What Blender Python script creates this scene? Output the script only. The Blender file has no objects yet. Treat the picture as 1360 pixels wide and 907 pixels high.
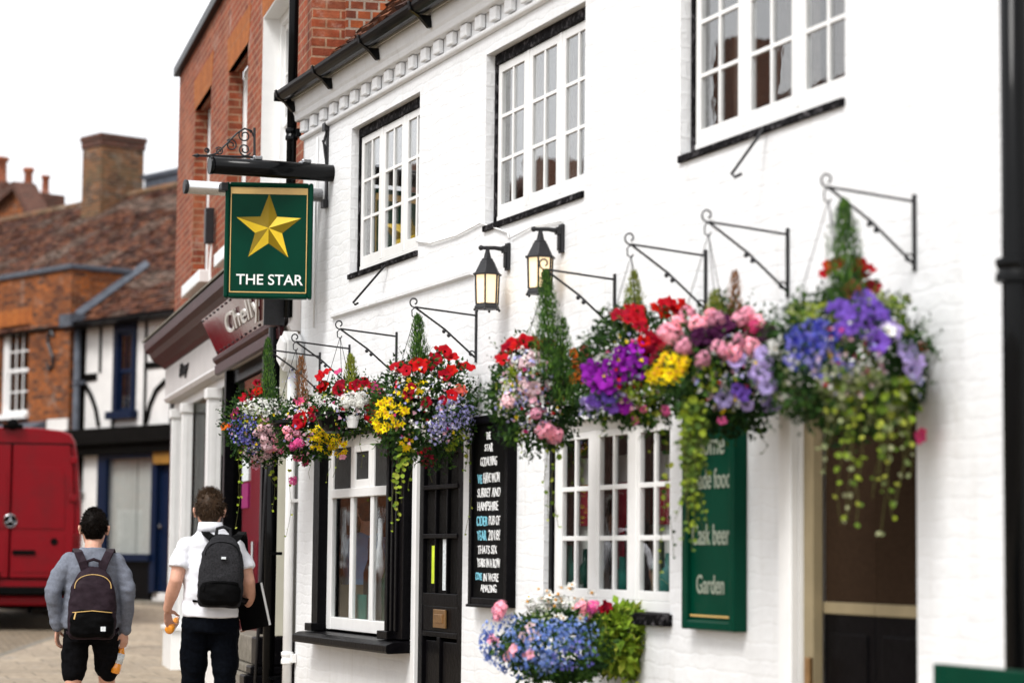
import bpy, math, random
from mathutils import Vector, Matrix, noise
rnd = random.Random(7)
SC = bpy.context.scene
COL = SC.collection
PI = math.pi
R_ = math.radians

# ------------------------------------------------------------------ camera numbers
YAW, PITCH, ROLL, FPX = R_(20.75), R_(5.06), 0.010, 3211.0      # FPX: focal length in photo pixels (1360 wide)
CAM = Vector((-5.0, 0.0, 1.5))
FH = Vector((math.sin(YAW), math.cos(YAW), 0)); RT = Vector((math.cos(YAW), -math.sin(YAW), 0))
FW = FH * math.cos(PITCH) + Vector((0, 0, math.sin(PITCH)))
UP0 = -FH * math.sin(PITCH) + Vector((0, 0, math.cos(PITCH)))
CR = RT * math.cos(ROLL) + UP0 * math.sin(ROLL); CU = UP0 * math.cos(ROLL) - RT * math.sin(ROLL)
def ray(px, py): return FW + CR * ((px - 680) / FPX) + CU * ((453.5 - py) / FPX)
def hit(px, py, P, n):
    d = ray(px, py); n = Vector(n); return CAM + d * ((Vector(P) - CAM).dot(n) / d.dot(n))
def at_depth(px, py, Z):
    d = ray(px, py); return CAM + d * (Z / d.dot(FH))
def gz(y): return 0.00031 * max(0.0, min(y, 62.0)) ** 2

class Frame:      # a facade's local frame: x along it towards the viewer, y into the building, z up
    def __init__(s, ox, oy, deg):
        s.o = Vector((ox, oy, 0)); s.a = R_(deg)
        s.ex = Vector((math.cos(s.a), math.sin(s.a), 0)); s.ey = Vector((-math.sin(s.a), math.cos(s.a), 0))
    def __call__(s, px, py, y=0.0):
        p = hit(px, py, s.o + s.ey * y, s.ey) - s.o
        return p.dot(s.ex), p.z
    def w(s, x, y, z): return s.o + s.ex * x + s.ey * y + Vector((0, 0, z))
Y0 = 17.756
PUB = Frame(0.0, Y0, -90); RED = Frame(0.05, Y0, -96.9); OLD = Frame(4.1, 42.5, -70.7)

# ------------------------------------------------------------------ mesh helper
class MB:
    def __init__(s): s.v = []; s.f = []; s.m = []; s.c = []; s.col = None
    def add(s, vs, fs, mi=0, col=None):
        b = len(s.v); s.v.extend([tuple(v) for v in vs])
        for f in fs: s.f.append([b + i for i in f]); s.m.append(mi); s.c.append(col)
        return s
    def box(s, x0, x1, y0, y1, z0, z1, mi=0, M=None, col=None):
        vs = [Vector((x, y, z)) for z in (z0, z1) for y in (y0, y1) for x in (x0, x1)]
        if M is not None: vs = [M @ v for v in vs]
        return s.add(vs, [(0, 2, 3, 1), (4, 5, 7, 6), (0, 1, 5, 4), (2, 6, 7, 3), (0, 4, 6, 2), (1, 3, 7, 5)], mi, col)
    def quad(s, a, b, c, d, mi=0, col=None): return s.add([a, b, c, d], [(0, 1, 2, 3)], mi, col)
    def prism(s, poly, y0, y1, mi=0, M=None):   # poly in x,z, extruded along y
        n = len(poly); vs = [Vector((x, y0, z)) for x, z in poly] + [Vector((x, y1, z)) for x, z in poly]
        if M is not None: vs = [M @ v for v in vs]
        return s.add(vs, [tuple(range(n)), tuple(range(2 * n - 1, n - 1, -1))] + [(i, n + i, n + (i + 1) % n, (i + 1) % n) for i in range(n)], mi)
    def profile(s, prof, x0, x1, mi=0):          # prof in y,z, run along x
        n = len(prof); vs = [(x0, y, z) for y, z in prof] + [(x1, y, z) for y, z in prof]
        return s.add(vs, [tuple(range(n - 1, -1, -1)), tuple(range(n, 2 * n))] + [(i, (i + 1) % n, n + (i + 1) % n, n + i) for i in range(n)], mi)
    def tube(s, pts, r, n=8, mi=0, cap=True, col=None):
        pts = [Vector(p) for p in pts]; rs = r if isinstance(r, (list, tuple)) else [r] * len(pts)
        vs = []; prev = None
        for i, p in enumerate(pts):
            t = (pts[min(i + 1, len(pts) - 1)] - pts[max(i - 1, 0)]).normalized()
            if prev is None:
                a = t.orthogonal().normalized()
            else:
                a = (prev - t * prev.dot(t)); a = a.normalized() if a.length > 1e-6 else t.orthogonal().normalized()
            prev = a; b = t.cross(a)
            vs += [p + (a * math.cos(2 * PI * k / n) + b * math.sin(2 * PI * k / n)) * rs[i] for k in range(n)]
        fs = [(i * n + k, i * n + (k + 1) % n, (i + 1) * n + (k + 1) % n, (i + 1) * n + k) for i in range(len(pts) - 1) for k in range(n)]
        if cap: fs += [tuple(range(n - 1, -1, -1)), tuple(range((len(pts) - 1) * n, len(pts) * n))]
        return s.add(vs, fs, mi, col)
    def loft(s, secs, n=20, mi=0, M=None, power=1.0):          # secs: (x, y, z, rx, ry) stacked rings with caps
        vs = []
        for (x, y, z, rx, ry) in secs:
            for k in range(n):
                c, q = math.cos(2 * PI * k / n), math.sin(2 * PI * k / n)
                vs.append(Vector((x + rx * math.copysign(abs(c) ** power, c), y + ry * math.copysign(abs(q) ** power, q), z)))
        if M is not None: vs = [M @ v for v in vs]
        m = len(secs)
        fs = [(i * n + k, i * n + (k + 1) % n, (i + 1) * n + (k + 1) % n, (i + 1) * n + k) for i in range(m - 1) for k in range(n)]
        fs += [tuple(range(n - 1, -1, -1)), tuple(range((m - 1) * n, m * n))]
        return s.add(vs, fs, mi)
    def ball(s, c, r, n=10, mi=0, sc=(1, 1, 1), M=None):
        c = Vector(c); secs = []
        rows = max(4, n // 2 + 1)
        vs = [Vector((0, 0, -r * sc[2]))]
        for i in range(1, rows):
            a = -PI / 2 + PI * i / rows
            vs += [Vector((r * sc[0] * math.cos(a) * math.cos(2 * PI * k / n), r * sc[1] * math.cos(a) * math.sin(2 * PI * k / n), r * sc[2] * math.sin(a))) for k in range(n)]
        vs.append(Vector((0, 0, r * sc[2])))
        fs = [(0, 1 + (k + 1) % n, 1 + k) for k in range(n)]
        for i in range(rows - 2):
            fs += [(1 + i * n + k, 1 + i * n + (k + 1) % n, 1 + (i + 1) * n + (k + 1) % n, 1 + (i + 1) * n + k) for k in range(n)]
        t = len(vs) - 1; fs += [(t, 1 + (rows - 2) * n + k, 1 + (rows - 2) * n + (k + 1) % n) for k in range(n)]
        if M is not None: vs = [M @ v for v in vs]
        return s.add([v + c for v in vs], fs, mi)
    def mesh(s, name, mats, smooth=False):
        me = bpy.data.meshes.new(name); me.from_pydata(s.v, [], s.f)
        for m in (mats if isinstance(mats, (list, tuple)) else [mats]): me.materials.append(m)
        me.polygons.foreach_set('material_index', s.m)
        if smooth: me.polygons.foreach_set('use_smooth', [True] * len(s.f))
        uv = me.uv_layers.new(name='UVMap'); me.update()
        buf = [0.0] * (2 * len(me.loops)); Z = Vector((0, 0, 1))
        for p in me.polygons:
            nn = p.normal
            t = Z.cross(nn)
            t = Vector((1, 0, 0)) if t.length < 0.05 else t.normalized()
            b = nn.cross(t)
            for li in p.loop_indices:
                co = me.vertices[me.loops[li].vertex_index].co
                buf[2 * li] = co.dot(t); buf[2 * li + 1] = co.dot(b)
        uv.data.foreach_set('uv', buf)
        if any(c is not None for c in s.c):
            at = me.color_attributes.new('Tint', 'FLOAT_COLOR', 'CORNER'); cb = []
            for p, c in zip(me.polygons, s.c):
                c = c or (1, 1, 1)
                cb += [c[0], c[1], c[2], 1.0] * p.loop_total
            at.data.foreach_set('color', cb)
        return me
    def build(s, name, mats, parent=None, smooth=False, bevel=0.0, M=None, seg=2):
        o = bpy.data.objects.new(name, s.mesh(name, mats, smooth)); COL.objects.link(o)
        if parent is not None: o.parent = parent
        if M is not None: o.matrix_local = M
        if bevel:
            b = o.modifiers.new('b', 'BEVEL'); b.width = bevel; b.segments = seg; b.limit_method = 'ANGLE'; b.angle_limit = R_(40)
        return o

def tag(o, label=None, cat=None, group=None, kind=None):
    for k, v in (('label', label), ('category', cat), ('group', group), ('kind', kind)):
        if v: o[k] = v
    return o
def thing(name, label, cat, loc=(0, 0, 0), rz=0.0, group=None):
    o = bpy.data.objects.new(name, None); COL.objects.link(o)
    o.location = loc; o.rotation_euler = (0, 0, rz); o.empty_display_size = .1
    return tag(o, label, cat, group)
def place(name, mesh, parent=None, M=None):
    o = bpy.data.objects.new(name, mesh); COL.objects.link(o)
    if parent is not None: o.parent = parent
    if M is not None: o.matrix_local = M
    return o

# ------------------------------------------------------------------ materials
def nt_new(name):
    m = bpy.data.materials.new(name); m.use_nodes = True; nt = m.node_tree
    return m, nt, nt.nodes['Principled BSDF']
def N(nt, t, **kw):
    n = nt.nodes.new(t)
    for k, v in kw.items():
        if k in n.inputs.keys() if hasattr(n.inputs, 'keys') else False: n.inputs[k].default_value = v
        else: setattr(n, k, v)
    return n
def L(nt, a, b): nt.links.new(a, b)
def rgb(c): return (c[0], c[1], c[2], 1.0)
def coords(nt, kind='Object'):
    return N(nt, 'ShaderNodeTexCoord').outputs[kind]
def noise_node(nt, vec, scale, detail=4, rough=.6):
    n = N(nt, 'ShaderNodeTexNoise'); n.inputs['Scale'].default_value = scale; n.inputs['Detail'].default_value = detail; n.inputs['Roughness'].default_value = rough
    L(nt, vec, n.inputs['Vector']); return n.outputs['Fac']
def ramp(nt, fac, stops):
    r = N(nt, 'ShaderNodeValToRGB'); e = r.color_ramp.elements
    e[0].position, e[0].color = stops[0][0], rgb(stops[0][1]); e[1].position, e[1].color = stops[-1][0], rgb(stops[-1][1])
    for p, c in stops[1:-1]:
        x = e.new(p); x.color = rgb(c)
    L(nt, fac, r.inputs['Fac']); return r.outputs['Color']
def mix(nt, a, b, fac, mode='MIX'):
    n = N(nt, 'ShaderNodeMix', data_type='RGBA', blend_type=mode)
    for sock, val in ((n.inputs['Factor'], fac), (n.inputs['A'], a), (n.inputs['B'], b)):
        if isinstance(val, (int, float)): sock.default_value = val
        elif isinstance(val, tuple): sock.default_value = rgb(val)
        else: L(nt, val, sock)
    return n.outputs['Result']
def bump(nt, p, height, strength, dist=.01):
    b = N(nt, 'ShaderNodeBump'); b.inputs['Strength'].default_value = strength; b.inputs['Distance'].default_value = dist
    L(nt, height, b.inputs['Height']); L(nt, b.outputs['Normal'], p.inputs['Normal'])
def scale(c, k): return tuple(max(0, min(1, x * k)) for x in c)

def mat(name, c, rough=.6, var=.18, vs=9.0, bp=0.0, bs=60.0, metal=0.0, spec=.5, coat=0.0, dirt_or_blotch=None, ds=2.0, dlo=.55, dhi=.7):
    m, nt, p = nt_new(name); v = coords(nt)
    if max(c) < .6 and not metal: c = scale(c, .48 if max(c) > .045 else .22); spec = min(spec, .04 if max(c) < .03 else .13); coat *= .3
    col = ramp(nt, noise_node(nt, v, vs), [(.3, scale(c, 1 - var)), (.7, scale(c, 1 + var))])
    if dirt_or_blotch is not None:
        f = ramp(nt, noise_node(nt, v, ds, 8, .7), [(dlo, (0, 0, 0)), (dhi, (1, 1, 1))])
        col = mix(nt, col, dirt_or_blotch, f)
    L(nt, col, p.inputs['Base Color'])
    p.inputs['Roughness'].default_value = rough; p.inputs['Metallic'].default_value = metal
    p.inputs['Specular IOR Level'].default_value = spec; p.inputs['Coat Weight'].default_value = coat; p.inputs['Coat Roughness'].default_value = .08
    if bp: bump(nt, p, noise_node(nt, v, bs, 5), bp)
    return m
def brick_mat(name, c1, c2, mortar, bw=.225, bh=.075, ms=.009, tint=None, tint_lo=.5, tint_hi=.62, ts=1.2, bp=.6, rough=.85, pale=None):
    m, nt, p = nt_new(name); uv = coords(nt, 'UV'); ob = coords(nt)
    c1, c2, mortar = scale(c1, .58), scale(c2, .54), scale(mortar, .64); tint = scale(tint, .60) if tint else None; pale = scale(pale, .66) if pale else None
    b = N(nt, 'ShaderNodeTexBrick'); L(nt, uv, b.inputs['Vector'])
    b.inputs['Scale'].default_value = 1; b.inputs['Brick Width'].default_value = bw; b.inputs['Row Height'].default_value = bh
    b.inputs['Mortar Size'].default_value = ms; b.inputs['Mortar Smooth'].default_value = .25; b.inputs['Bias'].default_value = .0
    b.inputs['Color1'].default_value = rgb(c1); b.inputs['Color2'].default_value = rgb(c2); b.inputs['Mortar'].default_value = rgb(mortar)
    col = mix(nt, b.outputs['Color'], ramp(nt, noise_node(nt, ob, 14, 6), [(.3, (.55, .5, .47)), (.7, (1.2, 1.2, 1.2))]), .8, 'MULTIPLY')
    if tint is not None:
        col = mix(nt, col, tint, ramp(nt, noise_node(nt, ob, ts, 7, .7), [(tint_lo, (0, 0, 0)), (tint_hi, (.75, .75, .75))]))
    if pale is not None:
        col = mix(nt, col, pale, ramp(nt, noise_node(nt, ob, 2.3, 8, .75), [(.55, (0, 0, 0)), (.70, (.75, .75, .75))]))
    L(nt, col, p.inputs['Base Color']); p.inputs['Roughness'].default_value = rough; p.inputs['Specular IOR Level'].default_value = .25
    inv = N(nt, 'ShaderNodeMath', operation='SUBTRACT'); inv.inputs[0].default_value = 1.0; L(nt, b.outputs['Fac'], inv.inputs[1])
    ad = N(nt, 'ShaderNodeMath', operation='ADD'); L(nt, inv.outputs[0], ad.inputs[0]); L(nt, noise_node(nt, ob, 60, 4), ad.inputs[1])
    bump(nt, p, ad.outputs[0], bp, .008)
    return m
def wall_paint(name, c=(.785, .795, .805)):
    m, nt, p = nt_new(name); uv = coords(nt, 'UV'); ob = coords(nt)
    b = N(nt, 'ShaderNodeTexBrick'); 
    w = N(nt, 'ShaderNodeVectorMath', operation='ADD'); nn = N(nt, 'ShaderNodeTexNoise'); nn.inputs['Scale'].default_value = 5; L(nt, ob, nn.inputs['Vector'])
    sc = N(nt, 'ShaderNodeVectorMath', operation='SCALE'); L(nt, nn.outputs['Color'], sc.inputs[0]); sc.inputs['Scale'].default_value = .07
    L(nt, uv, w.inputs[0]); L(nt, sc.outputs[0], w.inputs[1]); L(nt, w.outputs[0], b.inputs['Vector'])
    b.inputs['Scale'].default_value = 1; b.inputs['Brick Width'].default_value = .23; b.inputs['Row Height'].default_value = .077
    b.inputs['Mortar Size'].default_value = .012; b.inputs['Mortar Smooth'].default_value = .9
    base = ramp(nt, noise_node(nt, ob, 3.5, 8, .7), [(.28, scale(c, .93)), (.5, c), (.75, scale(c, 1.03))])
    st = N(nt, 'ShaderNodeMapping'); L(nt, ob, st.inputs['Vector']); st.inputs['Scale'].default_value = (9, 9, .8)
    streak = ramp(nt, noise_node(nt, st.outputs[0], 1.0, 6, .65), [(.56, (0, 0, 0)), (.8, (.5, .5, .5))])
    base = mix(nt, base, (.58, .56, .52), streak)
    chip = ramp(nt, noise_node(nt, ob, 21, 6, .8), [(.70, (0, 0, 0)), (.74, (.6, .6, .6))])
    base = mix(nt, base, (.50, .47, .43), chip)
    sep = N(nt, 'ShaderNodeSeparateXYZ'); L(nt, ob, sep.inputs[0])
    low = N(nt, 'ShaderNodeMapRange'); L(nt, sep.outputs['Z'], low.inputs['Value']); low.inputs['From Min'].default_value = 1.5; low.inputs['From Max'].default_value = .1; low.inputs['To Max'].default_value = .6
    mm = N(nt, 'ShaderNodeMath', operation='MULTIPLY'); L(nt, low.outputs[0], mm.inputs[0]); L(nt, noise_node(nt, ob, 4.5, 8, .75), mm.inputs[1])
    base = mix(nt, base, (.50, .47, .42), mm.outputs[0])     # splashed dirt near the pavement
    L(nt, base, p.inputs['Base Color']); p.inputs['Roughness'].default_value = .55; p.inputs['Specular IOR Level'].default_value = .35
    inv = N(nt, 'ShaderNodeMath', operation='MULTIPLY_ADD'); L(nt, b.outputs['Fac'], inv.inputs[0]); inv.inputs[1].default_value = -.22
    n2 = N(nt, 'ShaderNodeMath', operation='MULTIPLY_ADD'); L(nt, noise_node(nt, ob, 5.5, 3, .55), n2.inputs[0]); n2.inputs[1].default_value = 1.6; L(nt, noise_node(nt, ob, 14, 6, .62), n2.inputs[2]); L(nt, n2.outputs[0], inv.inputs[2])
    bump(nt, p, inv.outputs[0], .40, .012)
    return m
def tint_mat(name, rough=.55, trans=.25, spec=.35, vs=30, var=.2, bp=0.0):       # colour comes from the per-leaf tint stored in the mesh
    m, nt, p = nt_new(name); a = N(nt, 'ShaderNodeAttribute', attribute_name='Tint')
    col = mix(nt, a.outputs['Color'], ramp(nt, noise_node(nt, coords(nt), vs), [(.3, (1 - var,) * 3), (.7, (1 + var,) * 3)]), 1.0, 'MULTIPLY')
    L(nt, col, p.inputs['Base Color']); p.inputs['Roughness'].default_value = rough; p.inputs['Specular IOR Level'].default_value = spec
    if bp: bump(nt, p, noise_node(nt, coords(nt), 40, 5), bp)
    if trans:
        tr = N(nt, 'ShaderNodeBsdfTranslucent'); L(nt, col, tr.inputs['Color']); ms = N(nt, 'ShaderNodeMixShader'); ms.inputs[0].default_value = trans
        L(nt, p.outputs[0], ms.inputs[1]); L(nt, tr.outputs[0], ms.inputs[2]); L(nt, ms.outputs[0], nt.nodes['Material Output'].inputs['Surface'])
    return m
def petal(name, c, hue=.02, val=.25, trans=.25, eye=None, eye_r=.3):
    m, nt, p = nt_new(name); oi = N(nt, 'ShaderNodeObjectInfo')
    hs = N(nt, 'ShaderNodeHueSaturation'); hs.inputs['Color'].default_value = rgb(c)
    for sock, mid, amp in (('Hue', .5, hue), ('Value', 1.0, val)):
        mr = N(nt, 'ShaderNodeMapRange'); L(nt, oi.outputs['Random'], mr.inputs['Value']); mr.inputs['To Min'].default_value = mid - amp; mr.inputs['To Max'].default_value = mid + amp
        L(nt, mr.outputs[0], hs.inputs[sock])
    col = mix(nt, hs.outputs[0], ramp(nt, noise_node(nt, coords(nt), 55), [(.3, (.75,) * 3), (.7, (1.2,) * 3)]), 1.0, 'MULTIPLY')
    L(nt, col, p.inputs['Base Color']); p.inputs['Roughness'].default_value = .65; p.inputs['Specular IOR Level'].default_value = .12
    tr = N(nt, 'ShaderNodeBsdfTranslucent'); L(nt, col, tr.inputs['Color']); ms = N(nt, 'ShaderNodeMixShader'); ms.inputs[0].default_value = trans
    L(nt, p.outputs[0], ms.inputs[1]); L(nt, tr.outputs[0], ms.inputs[2]); L(nt, ms.outputs[0], nt.nodes['Material Output'].inputs['Surface'])
    return m
def glass_mat(name, tint=(.94, .95, .95), rip=0.15, rough=.0, refl=(1, 1, 1), ior=1.62, gz_=1.7):
    m = bpy.data.materials.new(name); m.use_nodes = True; nt = m.node_tree; nt.nodes.remove(nt.nodes['Principled BSDF'])
    t = N(nt, 'ShaderNodeBsdfTransparent'); t.inputs[0].default_value = rgb(tint)
    g = N(nt, 'ShaderNodeBsdfGlossy'); g.inputs['Roughness'].default_value = rough; g.inputs['Color'].default_value = rgb(refl)
    ge = N(nt, 'ShaderNodeNewGeometry'); dt = N(nt, 'ShaderNodeVectorMath', operation='DOT_PRODUCT'); L(nt, ge.outputs['Normal'], dt.inputs[0]); L(nt, ge.outputs['Incoming'], dt.inputs[1])
    ab = N(nt, 'ShaderNodeMath', operation='ABSOLUTE'); L(nt, dt.outputs['Value'], ab.inputs[0]); om = N(nt, 'ShaderNodeMath', operation='SUBTRACT', use_clamp=True); om.inputs[0].default_value = 1; L(nt, ab.outputs[0], om.inputs[1])
    pw = N(nt, 'ShaderNodeMath', operation='POWER'); L(nt, om.outputs[0], pw.inputs[0]); pw.inputs[1].default_value = 5
    f0 = ((ior - 1) / (ior + 1)) ** 2; fr = N(nt, 'ShaderNodeMath', operation='MULTIPLY_ADD', use_clamp=True); L(nt, pw.outputs[0], fr.inputs[0]); fr.inputs[1].default_value = (1 - f0) * gz_; fr.inputs[2].default_value = f0
    ms = N(nt, 'ShaderNodeMixShader')
    b = N(nt, 'ShaderNodeBump'); b.inputs['Strength'].default_value = rip; b.inputs['Distance'].default_value = .004
    L(nt, noise_node(nt, coords(nt), 4.5, 2), b.inputs['Height']); L(nt, b.outputs[0], g.inputs['Normal'])
    L(nt, fr.outputs[0], ms.inputs[0]); L(nt, t.outputs[0], ms.inputs[1]); L(nt, g.outputs[0], ms.inputs[2]); L(nt, ms.outputs[0], nt.nodes['Material Output'].inputs['Surface'])
    return m
def emis(name, c, s, hot=None):
    m, nt, p = nt_new(name); p.inputs['Base Color'].default_value = rgb(scale(c, .8)); p.inputs['Roughness'].default_value = .4
    p.inputs['Emission Color'].default_value = rgb(c); p.inputs['Emission Strength'].default_value = s
    return m

M_ = {}
M_['white_wall'] = wall_paint('white_painted_brick')
M_['white'] = mat('white_gloss_paint', (.80, .80, .79), .35, .04, 6, bp=.08, bs=25, dirt_or_blotch=(.62, .60, .56), ds=6, dlo=.66, dhi=.85)
M_['cream'] = mat('cream_paint', (.66, .64, .52), .5, .05, 5)
M_['beige'] = mat('beige_paint', (.52, .42, .25), .5, .1, 5)
M_['black'] = mat('black_gloss_paint', (.014, .013, .016), .32, .3, 20, bp=.25, bs=30, dirt_or_blotch=(.10, .09, .09), ds=12, dlo=.66, dhi=.85)
M_['blackrough'] = mat('black_mottled_paint', (.018, .016, .020), .6, .4, 20, bp=.8, bs=25, dirt_or_blotch=(.17, .16, .17), ds=22, dlo=.52, dhi=.75)  # pale patches put the window bands' grey reflections into the colour
M_['iron'] = mat('black_iron', (.012, .012, .014), .45, .3, 30, bp=.15, metal=.2)
M_['plastic'] = mat('black_plastic_gutter', (.012, .013, .015), .3, .2, 4, spec=.6, coat=.7)
M_['red_brick'] = brick_mat('red_brick', (.55, .12, .045), (.33, .07, .032), (.50, .30, .19), tint=(.62, .24, .12), tint_lo=.50, tint_hi=.72, pale=(.62, .44, .36))
M_['orange_brick'] = brick_mat('orange_gauged_brick', (.72, .22, .04), (.60, .17, .035), (.45, .26, .13), bw=.075, bh=.32, ms=.004)
M_['dark_brick'] = brick_mat('dark_soot_brick', (.20, .060, .035), (.12, .040, .028), (.19, .14, .11), ms=.012)
M_['old_brick'] = brick_mat('old_orange_brick', (.66, .18, .028), (.15, .04, .02), (.30, .19, .11), tint=(.12, .04, .02), tint_lo=.48, tint_hi=.72, ts=1.4, pale=(.42, .33, .27))
M_['chim_brick'] = brick_mat('chimney_brick', (.42, .17, .06), (.10, .05, .03), (.30, .24, .17), tint=(.20, .15, .08), tint_lo=.48, tint_hi=.66, ts=2.2, pale=(.38, .33, .27))
M_['tiles'] = tint_mat('clay_roof_tiles', .85, 0, .08, 9, .35, bp=.5)
M_['felt'] = mat('roof_underlay', (.05, .035, .03), .9)
M_['lead'] = mat('lead_sheet', (.16, .18, .22), .5, .25, 8, bp=.2)
M_['stone'] = mat('weathered_stone', (.40, .36, .30), .85, .25, 14, bp=.6, bs=30, dirt_or_blotch=(.12, .11, .08), ds=5, dlo=.5, dhi=.7)
M_['green'] = mat('bottle_green_paint', (.001, .075, .041), .32, .12, 3, spec=.05, coat=.15)
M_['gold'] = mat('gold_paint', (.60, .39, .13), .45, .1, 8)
M_['star_a'] = mat('star_yellow', (.82, .56, .02), .45, .06, 6)
M_['star_b'] = mat('star_ochre', (.48, .32, .018), .45, .06, 6)
M_['letter'] = mat('white_lettering', (.85, .85, .83), .5, .03)
M_['paleletter'] = mat('pale_green_lettering', (.50, .56, .45), .6, .05)
M_['chalk'] = mat('white_chalk', (.80, .82, .82), .9, .25, 90)
M_['chalk_blue'] = mat('blue_chalk', (.20, .55, .68), .9, .25, 90)
M_['slate'] = mat('chalkboard', (.012, .012, .013), .55, .4, 8, dirt_or_blotch=(.06, .06, .06), ds=7, dlo=.6, dhi=.9)
M_['glass'] = glass_mat('window_glass', rip=.10); M_['lowglass'] = glass_mat('street_level_glass', rip=.08, gz_=.8)
M_['shopglass'] = glass_mat('shop_glass', (.60, .63, .61), rip=.06, ior=1.3, gz_=.22)
M_['obscure'] = mat('patterned_obscure_glass', (.045, .042, .04), .12, .6, 55, bp=1.0, bs=70, spec=.8)
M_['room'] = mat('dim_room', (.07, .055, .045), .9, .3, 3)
M_['curtain'] = mat('grey_brown_curtain', (.20, .165, .145), .9, .3, 14)
M_['pale_blind'] = mat('pale_blind', (.62, .63, .60), .8, .05, 9)
M_['maroon'] = mat('maroon_paint', (.085, .016, .020), .4, .3, 12, bp=.2, dirt_or_blotch=(.30, .22, .20), ds=10, dlo=.62, dhi=.8)
M_['burgundy'] = mat('burgundy_acrylic_and_reflection', (.20, .016, .035), .08, .1, 3, bp=.12, bs=3, spec=.7, coat=.8)
M_['fascia'] = mat('pale_grey_fascia', (.60, .57, .56), .5, .06, 5)
M_['navy'] = mat('navy_gloss_paint', (.008, .022, .07), .3, .15, 6)
M_['oldrender'] = mat('old_limewash', (.72, .71, .69), .8, .10, 3, bp=.5, bs=9, dirt_or_blotch=(.50, .48, .45), ds=3, dlo=.62, dhi=.85)
M_['timber'] = mat('black_timber', (.022, .019, .017), .7, .4, 12, bp=.6, bs=20)
M_['ochre'] = mat('ochre_panel', (.55, .27, .05), .5, .2, 4)
M_['van'] = mat('crimson_van_paint', (.40, .002, .012), .3, .05, 3, bp=.03, bs=1.5, coat=.25, dirt_or_blotch=(.10, .008, .010), ds=1.3, dlo=.5, dhi=.8)
M_['rubber'] = mat('black_rubber', (.015, .015, .015), .7, .2)
M_['chrome'] = mat('chrome', (.42, .43, .45), .2, .05, metal=1.0)
M_['lamp_red'] = mat('red_lamp_lens', (.20, .004, .006), .12, .1)
M_['brass'] = mat('brass', (.42, .24, .10), .3, .2, 30, metal=.8)
M_['skin'] = mat('skin', (.61, .33, .235), .5, .10, 22, bp=.10, bs=120, spec=.35)
M_['hair'] = mat('dark_brown_hair', (.016, .010, .007), .45, .4, 40)
M_['hair_light'] = mat('brown_hair', (.075, .042, .022), .5, .4, 40)
M_['grey_knit'] = mat('grey_sweatshirt_cotton', (.33, .36, .44), .95, .14, 70, bp=.35, bs=160)
M_['white_cotton'] = mat('white_cotton', (.74, .75, .80), .9, .03, 8, bp=.15, bs=140)
M_['black_cotton'] = mat('black_cotton', (.022, .022, .026), .9, .3, 30, bp=.3, bs=90)
M_['denim'] = mat('dark_denim', (.010, .014, .024), .85, .35, 60, bp=.4, bs=160)
M_['nylon'] = mat('plum_black_nylon', (.046, .030, .040), .55, .25, 30, bp=.3, bs=45)
M_['nylon_black'] = mat('black_nylon', (.010, .010, .011), .6, .25, 30, bp=.3, bs=45)
M_['heather'] = mat('charcoal_heather_canvas', (.048, .048, .053), .85, .55, 120, bp=.4, bs=150)
M_['juice'] = mat('orange_drink', (.85, .30, .015), .12, .1, 10, spec=.7, coat=.5)
M_['shirt_blue'] = mat('pale_blue_cotton', (.20, .36, .60), .9, .1)
M_['steel'] = mat('brushed_steel', (.62, .62, .63), .25, .08, 6, metal=.9)
M_['lantern_glass'] = emis('lit_lantern_glass', (1.0, .74, .44), .52)
M_['bulb'] = emis('lamp_bulb', (1.0, .80, .45), 9.0)
M_['leaf'] = tint_mat('leaf', .55, .3, .15)
M_['stem'] = mat('stem', (.05, .07, .02), .7)
M_['tealcard'] = mat('teal_card', (.03, .28, .22), .6); M_['redcloth'] = mat('red_cloth', (.45, .02, .05), .8, .2, 7)
M_['bottle'] = mat('bottle_glass_green', (.02, .10, .07), .1, .3); M_['greyish'] = mat('pale_grey_plastic', (.62, .63, .64), .4, .05)
M_['lime'] = mat('lime_sticker', (.55, .68, .03), .6, .2, 12); M_['paper'] = mat('paper_notice', (.66, .70, .72), .7, .25, 60)
M_['brownmesh'] = mat('brown_door_curtain', (.058, .034, .020), .9, .45, 130, bp=.4, bs=120)
M_['magenta'] = mat('magenta_sticker', (.50, .02, .22), .6)

# ------------------------------------------------------------------ world, sun, camera
SUN_EL, SUN_AZ = R_(52), R_(238)       # azimuth measured clockwise from +Y
w = bpy.data.worlds.new('World'); SC.world = w; w.use_nodes = True; nt = w.node_tree
bg = nt.nodes['Background']; sky = N(nt, 'ShaderNodeTexSky', sky_type='NISHITA', sun_disc=False)
sky.sun_elevation = SUN_EL; sky.sun_rotation = SUN_AZ; sky.air_density = 1.0; sky.dust_density = 3.0
g = coords(nt, 'Generated')
cl = ramp(nt, noise_node(nt, g, 2.2, 7, .6), [(.30, (5.6, 5.7, 5.9)), (.62, (7.6, 7.6, 7.7))])
for e in [n for n in nt.nodes if n.type == 'VALTORGB'][0].color_ramp.elements: e.color = (e.color[0] / 8, e.color[1] / 8, e.color[2] / 8, 1)
mul = N(nt, 'ShaderNodeVectorMath', operation='SCALE'); L(nt, cl, mul.inputs[0]); mul.inputs['Scale'].default_value = 9.5
sh = N(nt, 'ShaderNodeHueSaturation'); sh.inputs['Saturation'].default_value = .3; L(nt, sky.outputs[0], sh.inputs['Color'])
L(nt, mix(nt, sh.outputs[0], mul.outputs[0], .82), bg.inputs['Color']); bg.inputs['Strength'].default_value = .105     # overcast deck over the sky
sd = bpy.data.lights.new('sun', 'SUN'); sd.energy = 1.6; sd.angle = R_(22); sd.color = (1, .975, .945)
so = bpy.data.objects.new('sun', sd); COL.objects.link(so)
sv = Vector((math.sin(SUN_AZ) * math.cos(SUN_EL), math.cos(SUN_AZ) * math.cos(SUN_EL), math.sin(SUN_EL)))
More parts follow.
